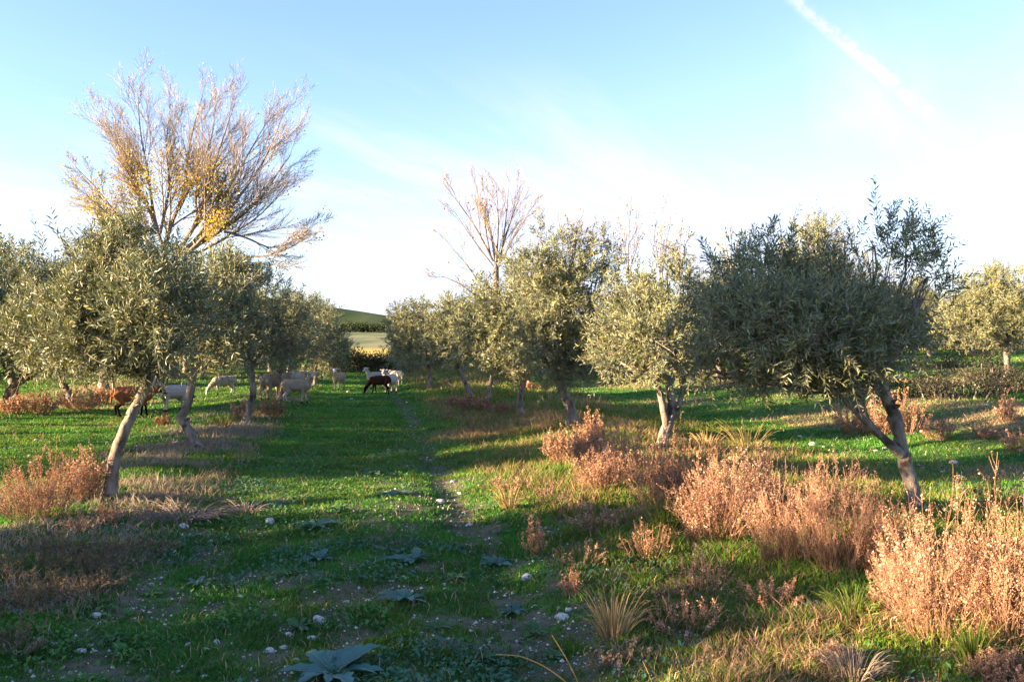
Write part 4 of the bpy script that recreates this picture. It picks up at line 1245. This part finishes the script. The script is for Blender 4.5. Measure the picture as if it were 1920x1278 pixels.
rosette('big blue-green lobed thistle rosette at the bottom edge', 625, 1268, 108, 13, lift=.26)
for px, py, r, lab in ((775, 1053, 58, 'wide blue-green rosette in the middle of the track'), (735, 930, 42, 'blue-green rosette on the far part of the track'), (590, 992, 60, 'spreading blue-green rosette at the left of the track'),
                       (600, 1050, 52, 'blue-green rosette just nearer than the spreading one'), (930, 1062, 45, 'blue-green rosette beside the rut, middle right'), (760, 1130, 62, 'large rosette right of the centre white stones'),
                       (960, 1152, 42, 'blue-green rosette near the bank foot, lower right of track'), (640, 965, 40, 'small blue-green rosette far left of the track'), (850, 1088, 36, 'small rosette between the wide one and the rut'),
                       (215, 1205, 34, 'bright green rosette among the stones at lower left'), (280, 1117, 34, 'bright green rosette below the row of white stones'), (370, 1100, 34, 'blue-green rosette in the left foreground stones'),
                       (560, 1180, 46, 'feathery green plant above the big thistle'), (1000, 1190, 44, 'broad-leaved plant near the arching stalks'), (900, 1240, 52, 'broad-leaved green plant at the bottom centre'),
                       (700, 890, 36, 'small blue-green rosette on the distant track'), (540, 1080, 36, 'green rosette at the left of the track, by the bare soil'), (820, 1180, 48, 'green leafy clump low in the middle of the track'), (1040, 1235, 46, 'leafy clump under the golden stalks')):
    g = RNG.random() < .3 or 'green' in lab and 'blue' not in lab
    rosette(lab, px, py, r * .85, int(RNG.integers(8, 13)), *(((.035, .105, .022), (.06, .15, .035)) if g else ((.055, .145, .115), (.090, .20, .150))), lift=RNG.uniform(.18, .4))

# ------------------------------------------------------------------ stones
def stone_mesh(seed):
    import bmesh
    bm = bmesh.new()
    bmesh.ops.create_icosphere(bm, subdivisions=3, radius=1)
    r = np.random.default_rng(seed)
    pl = unit(r.normal(size=(9, 3))); of = r.uniform(.55, .95, 9)
    for v in bm.verts:
        p = np.array(v.co)
        for n, o in zip(pl, of):
            s = p @ n
            if s > o: p = p - n * (s - o) * .9
        p = p * (1 + .05 * np.array(r.normal()))
        v.co = p * np.array([1, .8, .6])
    me = bpy.data.meshes.new('stone')
    bm.to_mesh(me); bm.free()
    me.polygons.foreach_set('use_smooth', np.ones(len(me.polygons), bool))
    me.materials.append(M_STONE)
    return me
SM = [stone_mesh(s) for s in range(7)]
def stone(px, py, w_px, label, group):
    b = at(px, py); s = w_px / FPX * b[1] * .5
    o = bpy.data.objects.new('stone', SM[int(RNG.integers(0, 7))]); COL.objects.link(o)
    o.location = (float(b[0]), float(b[1]), float(b[2] + s * RNG.uniform(-.05, .22))); o.rotation_euler = (RNG.uniform(-.3, .3), RNG.uniform(-.3, .3), RNG.uniform(0, 6.28))
    o.scale = (s, s * RNG.uniform(.8, 1.1), s * RNG.uniform(.7, 1.1))
    tag(o, label, 'stone', group)
for px, py, w, lab in ((1790, 868, 26, 'largest white stone in the grass right of the leaning trunk'), (343, 990, 24, 'pale stone in front of the flat grey straw heap'), (88, 998, 22, 'white stone below the lone left bush'),
                       (323, 1036, 20, 'rounded pale stone right of the dark brush, lower left'), (585, 1198, 22, 'grey-white stone left of the big thistle rosette'), (182, 1156, 24, 'bright white stone above the lower left corner stones'),
                       (1686, 708, 22, 'white stone in the far shade right of the nearest right crown'), (398, 800, 12, 'white stone in the grass between the elbowed and slim trunks'), (1002, 1139, 15, 'white stone at the bank foot by the rut'),
                       (825, 943, 22, 'long flat stone lying in the far rut'), (1066, 1145, 18, 'tan stone left of the yellow tussock'), (1524, 834, 20, 'white stone in the grass beyond the russet bushes'), (653, 735, 8, 'white stone on the track below the ram'), (658, 748, 8, 'little white stone on the track in front of the grazing brown sheep')):
    stone(px, py, w, lab, 'single white stones')
for px, py in ((140, 1014), (18, 1128), (120, 1178), (138, 1196), (168, 1188), (167, 1210), (150, 1225), (182, 1222), (255, 1184), (303, 1145), (447, 1107), (368, 1127), (393, 1131), (467, 1142), (483, 1138),
               (405, 1204), (387, 1219), (378, 1231), (505, 1222), (530, 1216), (543, 1192), (287, 1258), (333, 1260), (382, 1272), (62, 1274), (118, 1274), (262, 1097), (200, 1094), (230, 1115), (255, 1119), (513, 1073),
               (497, 1067), (393, 1016), (508, 981), (272, 1099), (283, 1097), (440, 1095), (455, 1120), (100, 1210), (75, 1200), (420, 1170), (495, 1160), (350, 1210), (470, 1255), (555, 1240)):
    stone(px + RNG.uniform(-2, 2), py, 9 * RNG.lognormal(.25, .4), 'small white limestone among many in the lower left grass', 'small white stones at lower left')
for k in range(70):
    stone(RNG.uniform(40, 620), RNG.uniform(1080, 1275), 6.5 * RNG.lognormal(.15, .35), 'small white limestone among many in the lower left grass', 'small white stones at lower left')
for px, py in ((577, 909), (843, 997), (637, 1106), (656, 1137), (689, 1127), (832, 1096), (996, 1058), (1053, 1161), (850, 904), (507, 1220), (538, 1252), (544, 1192), (862, 925), (905, 960), (835, 1105), (990, 1085),
               (1010, 1110), (720, 1165), (780, 1200), (880, 985), (650, 1130), (600, 1165)):
    stone(px + RNG.uniform(-2, 2), py, 8 * RNG.lognormal(.2, .4), 'small white stone among those scattered along the track', 'small white stones along the track')
for px, py in ((1873, 733), (1768, 885), (1800, 893), (1640, 845), (1440, 838), (1460, 848), (1480, 842), (1500, 820), (1420, 830), (1705, 800), (1850, 760), (1830, 722), (1745, 745), (1890, 730), (1770, 700), (1690, 835), (1660, 842), (1720, 872), (1545, 838)):
    stone(px, py, RNG.uniform(8, 15), 'small white stone among those in the right background grass', 'small white stones at right')
for px, py in ((70, 826), (55, 855), (20, 840), (90, 850), (330, 830), (60, 868)):
    stone(px, py, RNG.uniform(8, 14), 'small white stone among those in the shaded grass at left', 'small white stones at left')

# ------------------------------------------------------------------ sheep
CREAM = (.32, .25, .185); PALE = (.39, .34, .28); BROWN = (.034, .016, .011); RUST = (.24, .085, .040); BLACK = (.012, .010, .009); WHITE = (.37, .345, .31); PINK = (.45, .30, .24)
def sheep(label, px, py, heading, coat=CREAM, face=WHITE, legs=WHITE, head='up', turn=0.0, scale=(.76, .82, .86), stride=.06, neck=None):
    """heading 0 = facing right in the picture, 90 = facing away; turn = head turned left of the body (deg)"""
    b = at(px, py)
    caps = []            # a, b, ra, rb, colour
    def cap(a, b_, ra, rb, c):
        caps.append((np.array(a, float), np.array(b_, float), ra, rb, c))
    neck = neck or coat
    cap((-.36, 0, .60), (-.10, 0, .575), .185, .215, coat)
    cap((-.10, 0, .575), (.18, 0, .57), .215, .215, coat)
    cap((.18, 0, .57), (.36, 0, .585), .21, .165, coat)
    cap((-.36, 0, .60), (-.46, 0, .60), .18, .12, coat)
    cap((-.53, 0, .63), (-.57, 0, .38), .04, .028, coat)
    if head == 'up':
        nb = np.array((.40, 0, .66)); ph = np.array((.56, 0, .92)); dirn = np.array((.86, 0, -.50))
    elif head == 'graze':
        nb = np.array((.42, 0, .56)); ph = np.array((.70, 0, .26)); dirn = np.array((.30, 0, -.95))
    else:
        nb = np.array((.42, 0, .62)); ph = np.array((.66, 0, .72)); dirn = np.array((.85, 0, -.55))
    tr_ = math.radians(turn)
    def rot(v):
        return np.array((v[0] * math.cos(tr_) - v[1] * math.sin(tr_), v[0] * math.sin(tr_) + v[1] * math.cos(tr_), v[2]))
    dirn = unit(rot(dirn)); side = unit(np.cross(np.array((0, 0, 1.0)), dirn)); upv = np.cross(dirn, side)
    cap(nb, ph, .135, .085, neck)
    cap((.34, 0, .54), nb, .15, .13, neck)
    cap(ph, ph + dirn * .10, .083, .070, face)
    cap(ph + dirn * .10, ph + dirn * .205, .066, .042, face)
    cap(ph + dirn * .205, ph + dirn * .225, .040, .036, mixc(face, (.10, .07, .06), np.array([.55]))[0])
    for s in (1, -1):
        e = ph + side * s * .075 + upv * .035 - dirn * .01
        cap(e, e + side * s * .085 + upv * .005 - dirn * .02, .020, .026, face)
        cap(e + side * s * .085 - dirn * .02, e + side * s * .135 - upv * .015 - dirn * .03, .026, .010, face)
        ey = ph + side * s * .064 + upv * .028 + dirn * .075
        cap(ey, ey + side * s * .004, .016, .014, BLACK)
        f = stride * s
        x = .27
        cap((x, s * .095, .52), (x + f * .5, s * .10, .30), .085, .042, coat)
        cap((x + f * .5, s * .10, .30), (x + f, s * .10, .06), .036, .026, legs)
        cap((x + f, s * .10, .06), (x + f + .02, s * .10, .022), .029, .032, BLACK)
        x = -.36; f = -stride * s
        cap((x, s * .10, .56), (x + .08 + f * .3, s * .115, .38), .135, .075, coat)
        cap((x + .08 + f * .3, s * .115, .38), (x - .07 + f * .7, s * .11, .25), .062, .036, legs if legs is not coat else coat)
        cap((x - .07 + f * .7, s * .11, .25), (x - .03 + f, s * .11, .06), .033, .026, legs)
        cap((x - .03 + f, s * .11, .06), (x - .01 + f, s * .11, .022), .029, .032, BLACK)
    # join the volumes into one continuous skin
    mb = MB()
    for a, c, ra, rb, _ in caps:
        ax = c - a; l = np.linalg.norm(ax); ax = ax / max(l, 1e-6)
        P = [a - ax * ra * math.cos(q) for q in np.linspace(0.05, 1.35, 5)] + [c + ax * rb * math.sin(q) for q in np.linspace(.2, 1.52, 5)]
        R = [ra * math.sin(q) for q in np.linspace(0.05, 1.35, 5)] + [rb * math.cos(q) for q in np.linspace(.2, 1.52, 5)]
        tube(mb, np.array(P), R, 12)
        n = 12
        base = mb.n - len(P) * n
        mb.f[4].append(np.array([[base + i, base + (11 - i), base + (10 - i), base + i + 1] for i in range(5)])); mb.t[4].append(np.zeros((5, 3), np.float32)); mb.m[4].append(np.zeros(5, np.int32))
        base = mb.n - n
        mb.f[4].append(np.array([[base + i + 1, base + (10 - i), base + (11 - i), base + i] for i in range(5)])); mb.t[4].append(np.zeros((5, 3), np.float32)); mb.m[4].append(np.zeros(5, np.int32))
    tmp = mb.obj('tmp_body', [])
    rm = tmp.modifiers.new('join', 'REMESH'); rm.mode = 'VOXEL'; rm.voxel_size = .013
    sm = tmp.modifiers.new('soft', 'SMOOTH'); sm.iterations = 3; sm.factor = .5
    dg = bpy.context.evaluated_depsgraph_get()
    me = bpy.data.meshes.new_from_object(tmp.evaluated_get(dg), depsgraph=dg)
    bpy.data.objects.remove(tmp)
    n = len(me.vertices)
    V = np.zeros(n * 3, np.float32); me.vertices.foreach_get('co', V); V = V.reshape(-1, 3).astype(float)
    best = np.full(n, 1e9); colr = np.zeros((n, 3)); isw = np.zeros(n)
    for a, c, ra, rb, cc in caps:
        ax = c - a; t = np.clip(((V - a) @ ax) / max(ax @ ax, 1e-9), 0, 1)
        dd = np.linalg.norm(V - a - t[:, None] * ax, axis=1) - (ra + (rb - ra) * t)
        if cc is BLACK and ra < .02: dd = dd - .006
        k = dd < best
        best[k] = dd[k]; colr[k] = cc; isw[k] = 1.0 if ra > .1 else 0.0
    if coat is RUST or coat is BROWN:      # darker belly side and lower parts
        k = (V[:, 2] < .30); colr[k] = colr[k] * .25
    # crimp of the fleece
    no = np.zeros(n * 3, np.float32); me.vertices.foreach_get('normal', no); no = no.reshape(-1, 3)
    bumps = fbm(V[:, 0] * 26 + V[:, 1] * 9, V[:, 2] * 26 + V[:, 1] * 13, 88, 2) - .5
    V2 = V + no * (bumps * .016 * isw)[:, None]
    me.vertices.foreach_set('co', V2.astype(np.float32).ravel())
    for nm in [a.name for a in me.attributes if a.name == 'tint']:
        me.attributes.remove(me.attributes[nm])
    a = me.attributes.new('tint', 'FLOAT_COLOR', 'POINT')
    colr = colr * (1 + .25 * bumps * isw)[:, None]
    a.data.foreach_set('color', np.concatenate([colr, np.ones((n, 1))], 1).astype(np.float32).ravel())
    me.polygons.foreach_set('use_smooth', np.ones(len(me.polygons), bool))
    me.materials.clear(); me.materials.append(M_FLEECE)
    me.name = 'sheep'
    me.update()
    o = bpy.data.objects.new('sheep', me); COL.objects.link(o)
    o.location = tuple(float(v) for v in b); o.rotation_euler = (0, 0, math.radians(heading)); o.scale = scale
    return tag(o, label, 'sheep', 'flock of sheep grazing under the olives')
sheep('cream sheep standing side on, head turned back to the camera, beside the russet bush', 556, 756, 4, CREAM, WHITE, WHITE, 'up', -75, (.74, .80, .86), .08)
sheep('brown sheep grazing head down on the track', 712, 738, 180, BROWN, BLACK, BLACK, 'graze', 0, (.66, .72, .78), .07)
sheep('russet-brown sheep with black legs behind the leaning left trunk', 250, 781, 18, RUST, BLACK, BLACK, 'mid', 0, (.84, .86, .90), .06)
sheep('white sheep with head hidden in olive leaves, facing the camera left of the elbowed trunk', 325, 771, 238, PALE, WHITE, WHITE, 'up', 0, (.80, .80, .84), .04)
sheep('small pale sheep grazing under the olives right of the elbowed trunk', 420, 740, 215, CREAM, WHITE, WHITE, 'graze', 0, (.72, .74, .78), .04)
sheep('grey-cream sheep seen from behind, partly hidden by the trunk between the flock', 512, 748, 62, CREAM, CREAM, CREAM, 'mid', 0, (.84, .90, .90), .04)
sheep('sheep whose pinkish rump shows above the back of the standing sheep', 557, 736, 80, CREAM, WHITE, WHITE, 'mid', 0, (.84, .84, .88), .04)
sheep('cream ram facing the camera at the left of the track', 635, 731, 262, CREAM, (.50, .47, .43), WHITE, 'up', 25, (.78, .80, .80), .04, neck=(.48, .30, .17))
sheep('white sheep looking over the back of the brown grazing sheep', 706, 728, 205, PALE, WHITE, WHITE, 'up', 30, (.72, .74, .80), .04)
sheep('sheep facing the camera with its body behind the rump of the brown one', 731, 737, 250, (.42, .37, .32), WHITE, (.40, .36, .32), 'up', 10, (.74, .74, .84), .04)
sheep('sunlit cream sheep seen from behind at the right of the track', 743, 723, 128, (.66, .52, .36), WHITE, PALE, 'mid', 0, (.76, .76, .78), .03)
